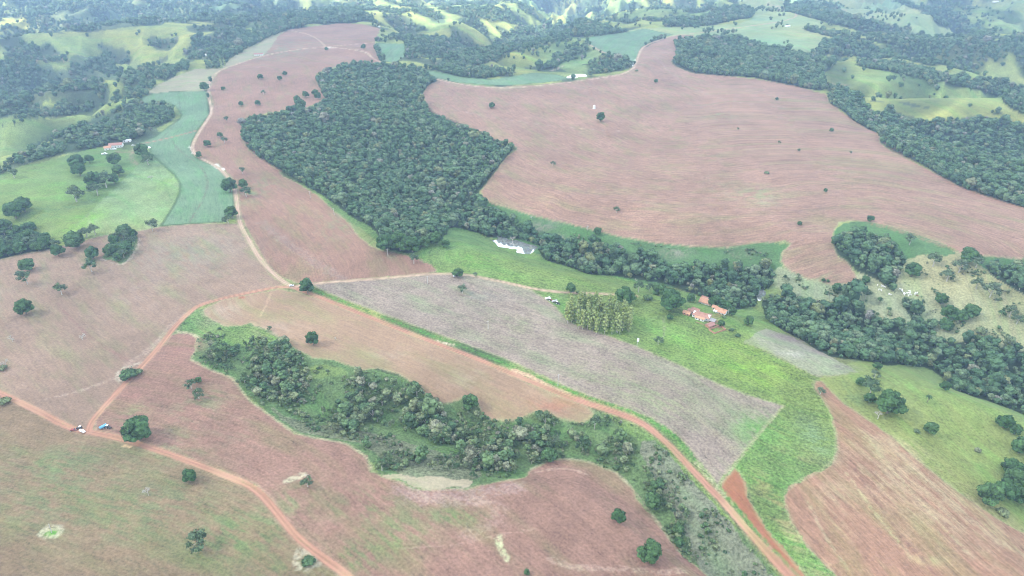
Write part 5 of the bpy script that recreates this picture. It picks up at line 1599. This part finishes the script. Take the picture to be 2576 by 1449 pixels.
M_WALL = simple("whitewash", (.80, .79, .74), .8, var=.08, scale=.7)
M_WALLD = simple("stained_wall", (.58, .52, .45), .85, var=.2, scale=.8)
M_BRICK = simple("brick_wall", (.42, .22, .15), .9, var=.2)
def tile_mat(name, c):
    m, nt, b = mat(name)
    tc = nt.nodes.new("ShaderNodeTexCoord")
    wv = nt.nodes.new("ShaderNodeTexWave"); wv.bands_direction = 'X'; wv.inputs['Scale'].default_value = 1.6; wv.inputs['Distortion'].default_value = 1
    nt.links.new(tc.outputs['Object'], wv.inputs[0])
    nz = nt.nodes.new("ShaderNodeTexNoise"); nz.inputs['Scale'].default_value = 1.1; nz.inputs['Detail'].default_value = 5
    nt.links.new(tc.outputs['Object'], nz.inputs['Vector'])
    v = math_node(nt, 'ADD', math_node(nt, 'MULTIPLY', wv.outputs['Fac'], .18), math_node(nt, 'MULTIPLY', nz.outputs[0], 1.0))
    v = math_node(nt, 'ADD', v, .40)
    vm = nt.nodes.new("ShaderNodeVectorMath"); vm.operation = 'SCALE'; vm.inputs[0].default_value = c
    nt.links.new(v, vm.inputs['Scale']); nt.links.new(vm.outputs[0], b.inputs['Base Color'])
    b.inputs['Roughness'].default_value = .85
    return m
M_TILE = tile_mat("clay_tiles", (.46, .24, .15)); M_TILEB = tile_mat("old_tiles", (.36, .19, .14)); M_TILEO = tile_mat("new_tiles", (.52, .28, .17)); M_SHEET = tile_mat("sheet_roof", (.30, .29, .29)); M_REDROOF = tile_mat("red_roof", (.33, .17, .14)); M_WHITEROOF = tile_mat("pale_roof", (.75, .74, .72))
M_GLASS = simple("window_dark", (.05, .06, .07), .2, spec=.6)
M_WOOD = simple("door_wood", (.16, .10, .07), .7)
M_CONC = simple("pole_concrete", (.46, .44, .41), .8)
M_METAL = simple("dark_metal", (.10, .10, .11), .5, .4)
M_TYRE = simple("tyre_rubber", (.02, .02, .02), .9)
M_WHITEP = simple("white_paint", (.85, .85, .84), .35, spec=.5, var=.04)
M_BLUE = simple("blue_paint", (.14, .38, .58), .5, var=.08)
M_MAROON = simple("red_paint", (.30, .08, .07), .5)
M_GREYP = simple("grey_paint", (.45, .44, .44), .5)
M_PLASTIC = simple("white_film", (.88, .88, .86), .45, spec=.5, var=.05, scale=.3)

def house(u, v, L, W, h, rot, label, wall=M_WALL, roof=M_TILE, pitch=.45, cat='house', name='house', wins=3, hip=0.0, chim=False, open_=False):
    r = root(name, u, v, rot, label, cat)
    r.location.z -= .15
    hr = h + W / 2 * pitch; ov = .55
    if open_:
        for sx in (-1, 1):
            for sy in (-1, 1):
                MB().box(sx * (L / 2 - .2) - .12, sx * (L / 2 - .2) + .12, sy * (W / 2 - .2) - .12, sy * (W / 2 - .2) + .12, 0, h).build('post', M_WOOD, r)
    else:
        MB().extr([(-W / 2, 0), (W / 2, 0), (W / 2, h), (0, hr - .12), (-W / 2, h)], -L / 2, L / 2).build('wall', wall, r)
    e = W / 2 + ov; ze = h - ov * pitch; t = .14
    hp = min(hip, L / 2 - .4)
    V = []
    for zt in (0, t):
        V += [(-L / 2 - ov, -e, ze + zt), (L / 2 + ov, -e, ze + zt), (L / 2 + ov, e, ze + zt), (-L / 2 - ov, e, ze + zt), (-L / 2 - ov + hp, 0, hr + zt), (L / 2 + ov - hp, 0, hr + zt)]
    Fq = [(0, 1, 5, 4), (2, 3, 4, 5), (0, 4, 3), (1, 2, 5)]
    faces = [tuple(i + 6 for i in f) for f in Fq] + [f[::-1] for f in Fq[:2]] + [(0, 1, 7, 6), (1, 2, 8, 7), (2, 3, 9, 8), (3, 0, 6, 9)]
    if hp == 0:
        faces = [(6, 7, 11, 10), (8, 9, 10, 11), (0, 4, 5, 1), (2, 5, 4, 3), (0, 1, 7, 6), (2, 3, 9, 8), (0, 6, 10, 4), (4, 10, 9, 3), (1, 5, 11, 7), (5, 2, 8, 11)]
    ro = MB().add(V, faces).build('roof', roof, r)
    MB().box(-L / 2 - ov + hp, L / 2 + ov - hp, -.14, .14, hr + t - .03, hr + t + .09).build('ridge_tiles', roof, ro)
    if chim: MB().box(L * .2, L * .2 + .6, -.9, -.3, h, hr + .9).build('chimney', M_BRICK, ro)
    if not open_:
        for sy in (-1, 1):
            for k in range(wins):
                x = -L / 2 + L * (k + .5) / wins
                y = sy * (W / 2 + .012)
                if k == wins // 2 and sy < 0:
                    MB().box(x - .5, x + .5, min(y, y + sy * .05), max(y, y + sy * .05), .05, 2.15).build('door', M_WOOD, r)
                else:
                    fr = MB().box(x - .6, x + .6, min(y, y + sy * .05), max(y, y + sy * .05), 1.0, 2.1).build('window', M_WOOD, r)
                    MB().box(x - .5, x + .5, min(y + sy * .052, y + sy * .07), max(y + sy * .052, y + sy * .07), 1.1, 2.0).build('pane', M_GLASS, fr)
        for sx in (1,):
            fr = MB().box(sx * (L / 2 + .012), sx * (L / 2 + .06), -.5, .5, 1.2, 2.2).build('window', M_WOOD, r)
            MB().box(sx * (L / 2 + .062), sx * (L / 2 + .08), -.4, .4, 1.3, 2.1).build('pane', M_GLASS, fr)
    return r
def Z3(a, b): return 1699.9 + a * .07553, 734.1 + b * .07553
house(*Z3(1000, 400), 11.5, 9.5, 3.6, -36, 'biggest farm building, clay tile roof and white gable, nearest the creek wood', name='barn', cat='barn')
house(*Z3(965, 245), 6.0, 3.2, 2.6, -36, 'small red roofed annex behind the biggest farm building', wall=M_WALLD, roof=M_TILEB, wins=2)
house(*Z3(1325, 575), 6.0, 4.6, 2.7, -36, 'small white walled house between the big barn and the white house', wins=2)
house(*Z3(1505, 705), 9.0, 7.2, 3.0, -36, 'white house with tiled roof at the right end of the farmyard', hip=0.0, chim=True)
house(*Z3(1310, 680), 2.4, 2.0, 1.8, -36, 'tiny white outhouse between the two white walled farmhouses', roof=M_WHITEROOF, wins=1, cat='outhouse', name='outhouse', pitch=.15)
house(*Z3(368, 745), 6.2, 4.2, 2.4, -34, 'small shed with bright orange roof at the left of the farm', wall=M_BRICK, roof=M_TILEO, cat='shed', name='shed', wins=2)
house(*Z3(575, 705), 9.0, 3.4, 2.6, -36, 'long narrow shed with dark roof and grey wall beside the orange roofed shed', wall=M_WALLD, roof=M_TILEB, cat='shed', name='shed', wins=3)
house(*Z3(655, 660), 6.5, 3.8, 2.8, -36, 'short shed with white gable end behind the long narrow shed', roof=M_TILEB, cat='shed', name='shed', wins=2)
house(*Z3(860, 845), 15.0, 7.6, 3.0, -32, 'long main farmhouse with brown hipped roof in the middle of the farm', roof=M_TILEB, hip=3.0, wins=5, chim=True)
house(*Z3(800, 925), 8.0, 3.4, 2.5, -32, 'white veranda wing with orange roof in front of the main farmhouse', roof=M_TILEO, wins=3, pitch=.3)
house(*Z3(1190, 985), 5.8, 4.6, 2.0, -30, 'open grey shed at the right of the main farmhouse', roof=M_SHEET, cat='shed', name='open_shed', open_=True, pitch=.25)
house(*Z3(1140, 1150), 7.0, 4.4, 2.3, 32, 'red roofed brick shed turned across the others beside the walled yard', wall=M_BRICK, roof=M_REDROOF, cat='shed', name='shed', wins=2)
# walled yard
yd = root('yard_wall', *Z3(1380, 1275), 28, 'low red brick wall round a bare earth yard below the farm', 'wall')
for (a, b, c, d) in ((-6.5, 6.5, -3.6, -3.35), (-6.5, 6.5, 3.35, 3.6), (-6.5, -6.25, -3.35, 3.35), (6.25, 6.5, -3.35, 3.35)):
    MB().box(a, b, c, d, -.3, 1.5).build('wall_panel', M_BRICK, yd)
yd = root('corral_fence', *Z3(910, 1120), -36, 'brown plank fence running below the main farmhouse', 'fence')
for i in range(8): MB().box(-7 + 2 * i - .09, -7 + 2 * i + .09, -.09, .09, -.3, 1.5).build('post', M_WOOD, yd)
for zz_ in (.5, 1.0, 1.35): MB().box(-7, 7, .092, .14, zz_, zz_ + .16).build('rail', M_BRICK, yd)

def Z5(a, b): return 244.7 + a * .06, 334.8 + b * .06
house(*Z5(810, 575), 18, 9.5, 4.2, 14, 'long white house with red roof on the ridge left of the crop field', roof=M_REDROOF, wins=5)
house(*Z5(450, 680), 9, 8, 3.4, 30, 'smaller orange roofed house left of the long white house', roof=M_TILE, wins=2)
house(*Z5(1260, 360), 11, 6, 3.0, 10, 'white shed alone above the crop track, behind the long white house', roof=M_WHITEROOF, wins=2, pitch=.35, cat='shed', name='shed')
house(651, 139, 20, 8, 3.4, 12, 'long low white shed with red roof beside the upper pale road', roof=M_REDROOF, wins=4, cat='shed', name='shed')
house(1551, 160, 11, 8, 3.4, -20, 'red roofed house hidden among trees below the striped crop', roof=M_REDROOF, wins=3)
house(1981, 68, 13, 8, 3.4, 20, 'white house alone on the far pale pasture', roof=M_WHITEROOF, wins=3)
house(2504, 6, 20, 11, 4, 10, 'white building on the farthest hills at the upper right', roof=M_WHITEROOF, wins=3, cat='building', name='farm_building')
house(525, 140, 14, 7, 3, 10, 'pale shed among trees left of the upper pale road', roof=M_WHITEROOF, wins=3, cat='shed', name='shed')

# white grain bags / tunnels
def tunnel(u, v, L, W, rot, label):
    r = root('storage_tunnel', u, v, rot, label, 'storage tunnel')
    prof = [(-W / 2 + W * (i / 10), 0) for i in (0,)]
    n = 12; hh = W * .32
    V = []; Fq = []
    m = 15
    for i in range(m):
        s = i / (m - 1); q = math.sqrt(max(0, 1 - (2 * s - 1) ** 6)) * .98 + .02
        for k in range(n + 1):
            a = math.pi * k / n
            V.append(((s - .5) * L, -math.cos(a) * W / 2 * q, math.sin(a) * hh * q - .1))
    for i in range(m - 1):
        for k in range(n): Fq.append((i * (n + 1) + k, (i + 1) * (n + 1) + k, (i + 1) * (n + 1) + k + 1, i * (n + 1) + k + 1))
    MB().add(V, Fq).build('cover', M_PLASTIC, r)
    for i in range(3, 12, 2):
        P = [((i / 14 - .5) * L, -math.cos(math.pi * k / n) * (W / 2 + .03), math.sin(math.pi * k / n) * (hh + .04) - .08) for k in range(n + 1)]
        MB().tube(P, [.05] * len(P), 5).build('strap', M_GREYP, r)
    return r
tunnel(1455, 192, 38, 12, 4, 'longer white covered heap beside the crop strip, the upper one')
tunnel(1439.5, 195.3, 24, 11, 4, 'shorter white covered heap beside the crop strip, the lower one')
tunnel(*Z5(2070, 612), 13, 5.5, -4, 'low white tunnel at the crop corner beside the left farm')
# white conical tank in the great field
tk = root('water_tank', 1494.5, 273.5, 0, 'tall white tank standing alone above the round tree on the great field', 'tank')
MB().tube([(0, 0, 0), (0, 0, .5)], [2.9, 2.9], 16).build('base', M_CONC, tk)
MB().tube([(0, 0, .5), (0, 0, 5.6)], [2.3, 1.9], 16).build('drum', M_WHITEP, tk)
MB().tube([(0, 0, 5.6), (0, 0, 6.6)], [2.0, .25], 16).build('lid', M_WHITEP, tk)
ld = MB()
for s_ in (-.25, .25): ld.tube([(s_, -2.75, .2), (s_, -2.4, 5.8)], [.05, .05], 5)
for i in range(12): ld.tube([(-.25, -2.72 + i * .027, .6 + i * .43), (.25, -2.72 + i * .027, .6 + i * .43)], [.03, .03], 5)
ld.build('ladder', M_METAL, tk)

# poles
def pole(u, v, h, rot, label, arm=True, lean=0.0):
    r = root('power_pole', u, v, rot, label, 'pole')
    r.rotation_euler = (R(lean), 0, R(rot))
    MB().tube([(0, 0, -.5), (0, 0, h)], [.26, .17], 8).build('post', M_CONC, r)
    if arm:
        a = MB().box(-1.1, 1.1, .18, .30, h - .75, h - .6).build('crossarm', M_CONC, r)
        for x in (-.95, 0, .95): MB().tube([(x, .24, h - .6), (x, .24, h - .3)], [.07, .05], 6).build('insulator', M_WHITEP, a)
    return r
pole(1403.5, 971, 11, 25, 'white concrete pole beside the ridge road in the stubble field')
pole(1228, 828, 8.5, 25, 'thin pale pole in the middle of the stubble field')
pole(1076, 713, 8, 25, 'thin pole near the top left corner of the stubble field')
pole(976, 645, 9, 25, 'thin pole at the lower edge of the field under the huge trees')
pole(841, 541, 9, 25, 'thin pole on the right edge of the long field, the lower one', True)
pole(781, 498, 9, 25, 'thin pole on the right edge of the long field, the upper one', True)
pole(130, 1340, 9, 60, 'leaning pole in the grassy patch at the lower left', False, 14)
pole(1748, 762, 8, 50, 'pole in front of the biggest farm building')
pole(1831, 793, 7.5, 50, 'white pole at the right end of the farmyard', False)
pole(2848 / 2, 0, 1, 0, 'x', False).name = 'tmp_remove'
t_ = bpy.data.objects['tmp_remove']
for c_ in list(t_.children): bpy.data.objects.remove(c_)
bpy.data.objects.remove(t_)
# white sign board on a pole
sg = root('board_pole', 1602, 872, -8, 'white board raised on a thin pole at the field edge', 'sign board')
MB().tube([(0, 0, -.4), (.25, 0, 8.6)], [.17, .13], 8).build('post', M_CONC, sg)
bd = MB().box(-.45, 1.25, -.62, -.50, 5.5, 8.9).build('board', M_WHITEP, sg)
MB().box(-.50, 1.30, -.49, -.44, 5.45, 8.95).build('frame', M_GREYP, bd)
MB().box(-.1, .55, -.44, 0, 6.8, 7.0).build('bracket', M_METAL, sg)

# ---------------------------------------------------------------- vehicles
def wheel(r, x, y, rad, wd):
    t = MB().tube([(x, y - wd / 2, rad), (x, y + wd / 2, rad)], [rad, rad], 14).build('wheel', M_TYRE, r)
    MB().tube([(x, y - wd / 2 - .02, rad), (x, y + wd / 2 + .02, rad)], [rad * .5, rad * .5], 10).build('rim', M_WHITEP, t)
def car(u, v, rot, label, paint=M_WHITEP, kind='car', s=1.0):
    r = root('parked_' + kind, u, v, rot, label, kind); r.scale = (s, s, s)
    if kind == 'car':
        MB().side([(-2.1, .35), (2.1, .35), (2.15, .75), (1.2, .92), (.6, 1.42), (-1.1, 1.45), (-1.9, 1.0), (-2.15, .9)], -.85, .85).build('body', paint, r, .06)
        MB().side([(.52, 1.36), (1.08, .97), (-1.72, 1.02), (-1.08, 1.38)], -.862, .862).build('side_windows', M_GLASS, r)
        MB().add([(.66, -.7, 1.40), (.66, .7, 1.40), (1.22, .74, .96), (1.22, -.74, .96)], [(0, 3, 2, 1)]).build('windscreen', M_GLASS, r)
    else:
        MB().side([(-2.5, .5), (2.4, .5), (2.45, .95), (1.5, 1.08), (-2.55, 1.08)], -.88, .88).build('body', paint, r, .05)
        MB().side([(-.5, 1.08), (1.5, 1.08), (.9, 1.72), (-.4, 1.75)], -.80, .80).build('cab', paint, r, .05)
        MB().side([(-.3, 1.2), (1.25, 1.16), (.85, 1.62), (-.3, 1.64)], -.812, .812).build('side_windows', M_GLASS, r)
        MB().box(-2.45, -.6, -.78, .78, 1.084, 1.34).build('load_bed', paint, r)
    for x in (-1.35, 1.35):
        for y in (-.80, .80): wheel(r, x, y, .36, .24)
    for y in (-.62, .62): MB().box(2.12 if kind == 'car' else 2.43, 2.2 if kind == 'car' else 2.5, y - .16, y + .16, .66, .82).build('headlight', M_GLASS, r)
    return r
def tractor(u, v, rot, label, paint=M_MAROON):
    r = root('tractor', u, v, rot, label, 'tractor')
    MB().side([(.0, .8), (2.3, .8), (2.35, 1.45), (2.1, 1.6), (.0, 1.65)], -.42, .42).build('bonnet', paint, r, .05)
    MB().box(-1.0, .1, -.5, .5, .7, 1.5).build('body', paint, r)
    for x in (-.95, .05):
        for y in (-.62, .62): MB().box(x - .05, x + .05, y - .05, y + .05, 1.4, 2.5).build('post', M_METAL, r)
    MB().box(-1.15, .25, -.8, .8, 2.5, 2.66).build('canopy', M_WHITEP, r, .04)
    MB().box(-.6, -.2, -.25, .25, 1.5, 1.9).build('seat', M_METAL, r)
    MB().tube([(1.2, 0, 1.6), (1.2, 0, 2.4)], [.06, .06], 6).build('exhaust', M_METAL, r)
    for y in (-.85, .85): wheel(r, -.6, y, .82, .42)
    for y in (-.7, .7): wheel(r, 1.8, y, .5, .28)
    return r
def trailer(u, v, rot, label, paint, kind='tank'):
    r = root('trailer', u, v, rot, label, 'trailer')
    if kind == 'tank':
        MB().tube([(-2.6, 0, 1.7), (-2.4, 0, 1.7), (2.2, 0, 1.7), (2.4, 0, 1.7)], [.6, 1.05, 1.05, .6], 14).build('tank', paint, r)
        MB().tube([(0, 0, 2.7), (0, 0, 2.95)], [.3, .3], 8).build('filler_cap', M_METAL, r)
    elif kind == 'box':
        MB().box(-2.4, 2.4, -1.05, 1.05, .9, 1.0).build('floor', M_METAL, r)
        b_ = MB().box(-2.4, 2.4, -1.1, -1.02, 1.0, 1.7).box(-2.4, 2.4, 1.02, 1.1, 1.0, 1.7).box(-2.48, -2.4, -1.1, 1.1, 1.0, 1.7).box(2.4, 2.48, -1.1, 1.1, 1.0, 1.7).build('sides', paint, r)
        MB().extr([(-1.05, 1.7), (1.05, 1.7), (.7, 2.1), (0, 2.25), (-.7, 2.1)], -2.35, 2.35).build('tarpaulin', paint, r)
    MB().box(-2.3, 3.6, -.12, .12, .55, .7).build('drawbar', M_METAL, r)
    MB().box(-.9, -.7, -.95, .95, .45, .6).build('axle', M_METAL, r)
    for y in (-1.0, 1.0): wheel(r, -.8, y, .45, .26)
    return r
car(184.8, 1083, 15, 'dark red car at the left of the group by the road fork', M_MAROON, 'car')
tractor(201.5, 1079.5, 185, 'dark tractor with white roof between the red car and white pickup at the road fork', M_METAL)
car(208, 1086.5, -25, 'white pickup truck in front of the dark tractor at the road fork', M_WHITEP, 'pickup')
trailer(260.8, 1076, 52, 'blue covered trailer beside a dark tractor right of the road fork', M_BLUE, 'box')
tractor(272.8, 1077, -20, 'dark tractor with white canopy right of the blue trailer', M_METAL)
car(733.5, 719.5, 15, 'small white car at the junction beside the green verge')
car(1145, 695, 30, 'small white car parked under the round tree on the farm track')
trailer(1378, 753.5, 20, 'white tank trailer at the left end of the machine row by the meadow', M_WHITEP)
tractor(1385, 756.5, -35, 'maroon tractor beside the white tank trailer', M_MAROON)
trailer(1395, 761, 20, 'grey tank trailer between the two tractors by the meadow', M_GREYP)
tractor(1402.5, 764.5, -35, 'dark tractor with white roof at the right end of the machine row', M_METAL)
car(*Z5(1500, 525), 30, 'white car on the track behind the left farm, the nearer to the house')
car(*Z5(1730, 475), 10, 'white van like car at the start of the crop track by the left farm', M_WHITEP, 'car', 1.25)
car(*Z5(310, 900), 12, 'white pickup below the orange roofed house of the left farm', M_WHITEP, 'pickup', 1.6)
car(*Z5(720, 700), 8, 'white pickup in front of the long white house', M_WHITEP, 'pickup', 1.3)
car(954, 69, -15, 'white vehicle at the far right corner of the top field', M_WHITEP, 'pickup', 1.5)
car(1593, 166, 10, 'white vehicle beside the pale road at the foot of the striped crop', M_WHITEP, 'car', 1.2)

# ---------------------------------------------------------------- cattle
def cow_mesh(name, headdown):
    me = bpy.data.meshes.new(name)
    hz_ = .55 if headdown else 1.55
    V = [(0, 0, 1.15), (.45, 0, 1.2), (.85, 0, 1.22), (-.55, 0, 1.2), (-.8, 0, 1.22),
         (1.15, 0, 1.35 if not headdown else 1.0), (1.4, 0, hz_), (1.68, 0, hz_ - .14),
         (.72, .24, .85), (.70, .25, .45), (.72, .25, .04), (.72, -.24, .85), (.75, -.25, .45), (.70, -.25, .04),
         (-.72, .24, .85), (-.82, .25, .48), (-.72, .25, .04), (-.72, -.24, .85), (-.80, -.25, .48), (-.76, -.25, .04),
         (-.98, 0, 1.15), (-1.02, 0, .6), (.78, 0, 1.5)]
    E = [(0, 1), (1, 2), (0, 3), (3, 4), (2, 5), (5, 6), (6, 7), (2, 8), (8, 9), (9, 10), (2, 11), (11, 12), (12, 13),
         (4, 14), (14, 15), (15, 16), (4, 17), (17, 18), (18, 19), (4, 20), (20, 21), (2, 22)]
    me.from_pydata(V, E, [])
    rad = [.38, .39, .34, .37, .30, .20, .15, .09, .13, .08, .06, .13, .08, .06, .16, .09, .06, .16, .09, .06, .04, .02, .14]
    o = bpy.data.objects.new('cow', me); COL.objects.link(o)
    md = o.modifiers.new("skin", 'SKIN')
    for i, r_ in enumerate(rad): me.skin_vertices[0].data[i].radius = (r_, r_)
    me.skin_vertices[0].data[0].use_root = True
    ss = o.modifiers.new("sub", 'SUBSURF'); ss.levels = 1; ss.render_levels = 1
    dg = bpy.context.evaluated_depsgraph_get()
    m2 = bpy.data.meshes.new_from_object(o.evaluated_get(dg))
    bpy.data.objects.remove(o)
    m2.name = name
    return m2
M_COW = simple("white_hide", (.78, .75, .70), .7, var=.06); M_COWB = simple("brown_hide", (.25, .12, .07), .7)
cowm = [cow_mesh('cow', True), cow_mesh('cow', False)]
for m_ in cowm: m_.materials.clear(); m_.materials.append(M_COW)
cowb = cowm[1].copy(); cowb.materials.clear(); cowb.materials.append(M_COWB)
CW = [(240, 295), (380, 305), (430, 340), (475, 350), (280, 443), (365, 470), (990, 430), (1060, 460), (1065, 500), (1130, 555), (1300, 490), (1280, 560),
      (1320, 540), (1215, 570), (1165, 585), (1130, 605), (1355, 612), (1275, 645), (1515, 550), (1565, 560), (1490, 600), (660, 610), (625, 590), (1570, 645)]
for i, (a, b_) in enumerate(CW):
    u, v = 2189.3 + a * .0751, 695.4 + b_ * .0751
    x, y, z, d = hit([u], [v], .8)
    brown = i == len(CW) - 1
    o = bpy.data.objects.new('cow', cowb if brown else cowm[i % 2]); COL.objects.link(o)
    o.location = (float(x[0]), float(y[0]), float(z[0]) - .02); o.rotation_euler = (0, 0, random.uniform(0, 6.28)); o.scale = (1.15,) * 3
    left = a < 700
    tag(o, 'brown cow standing lowest of the herd on the dry pasture' if brown else ('white cow in the gully left of the wooded stream' if left else 'white cow in the herd on the dry pasture right of the wooded stream'),
        'cow', None if brown else ('cattle left of the stream' if left else 'cattle right of the stream'))

# ---------------------------------------------------------------- haze
hz = bpy.data.meshes.new("haze")
xa, xb, ya, yb, za, zb = -16500, 16500, -400, 14600, float(Z.min()) - 1.0, 345.0
hz.from_pydata([(xa, ya, za), (xb, ya, za), (xb, yb, za), (xa, yb, za), (xa, ya, zb), (xb, ya, zb), (xb, yb, zb), (xa, yb, zb)], [],
               [(0, 3, 2, 1), (4, 5, 6, 7), (0, 1, 5, 4), (1, 2, 6, 5), (2, 3, 7, 6), (3, 0, 4, 7)])
ho = bpy.data.objects.new("haze", hz); COL.objects.link(ho)
m, nt, b = mat("haze_air")
nt.nodes.remove(b)
pv = nt.nodes.new("ShaderNodeVolumePrincipled")
pv.inputs['Color'].default_value = (.48, .69, 1.0, 1)
pv.inputs['Density'].default_value = HAZE
pv.inputs['Anisotropy'].default_value = 0.1
nt.links.new(pv.outputs[0], nt.nodes["Material Output"].inputs['Volume'])
hz.materials.append(m)
ho['kind'] = 'stuff'
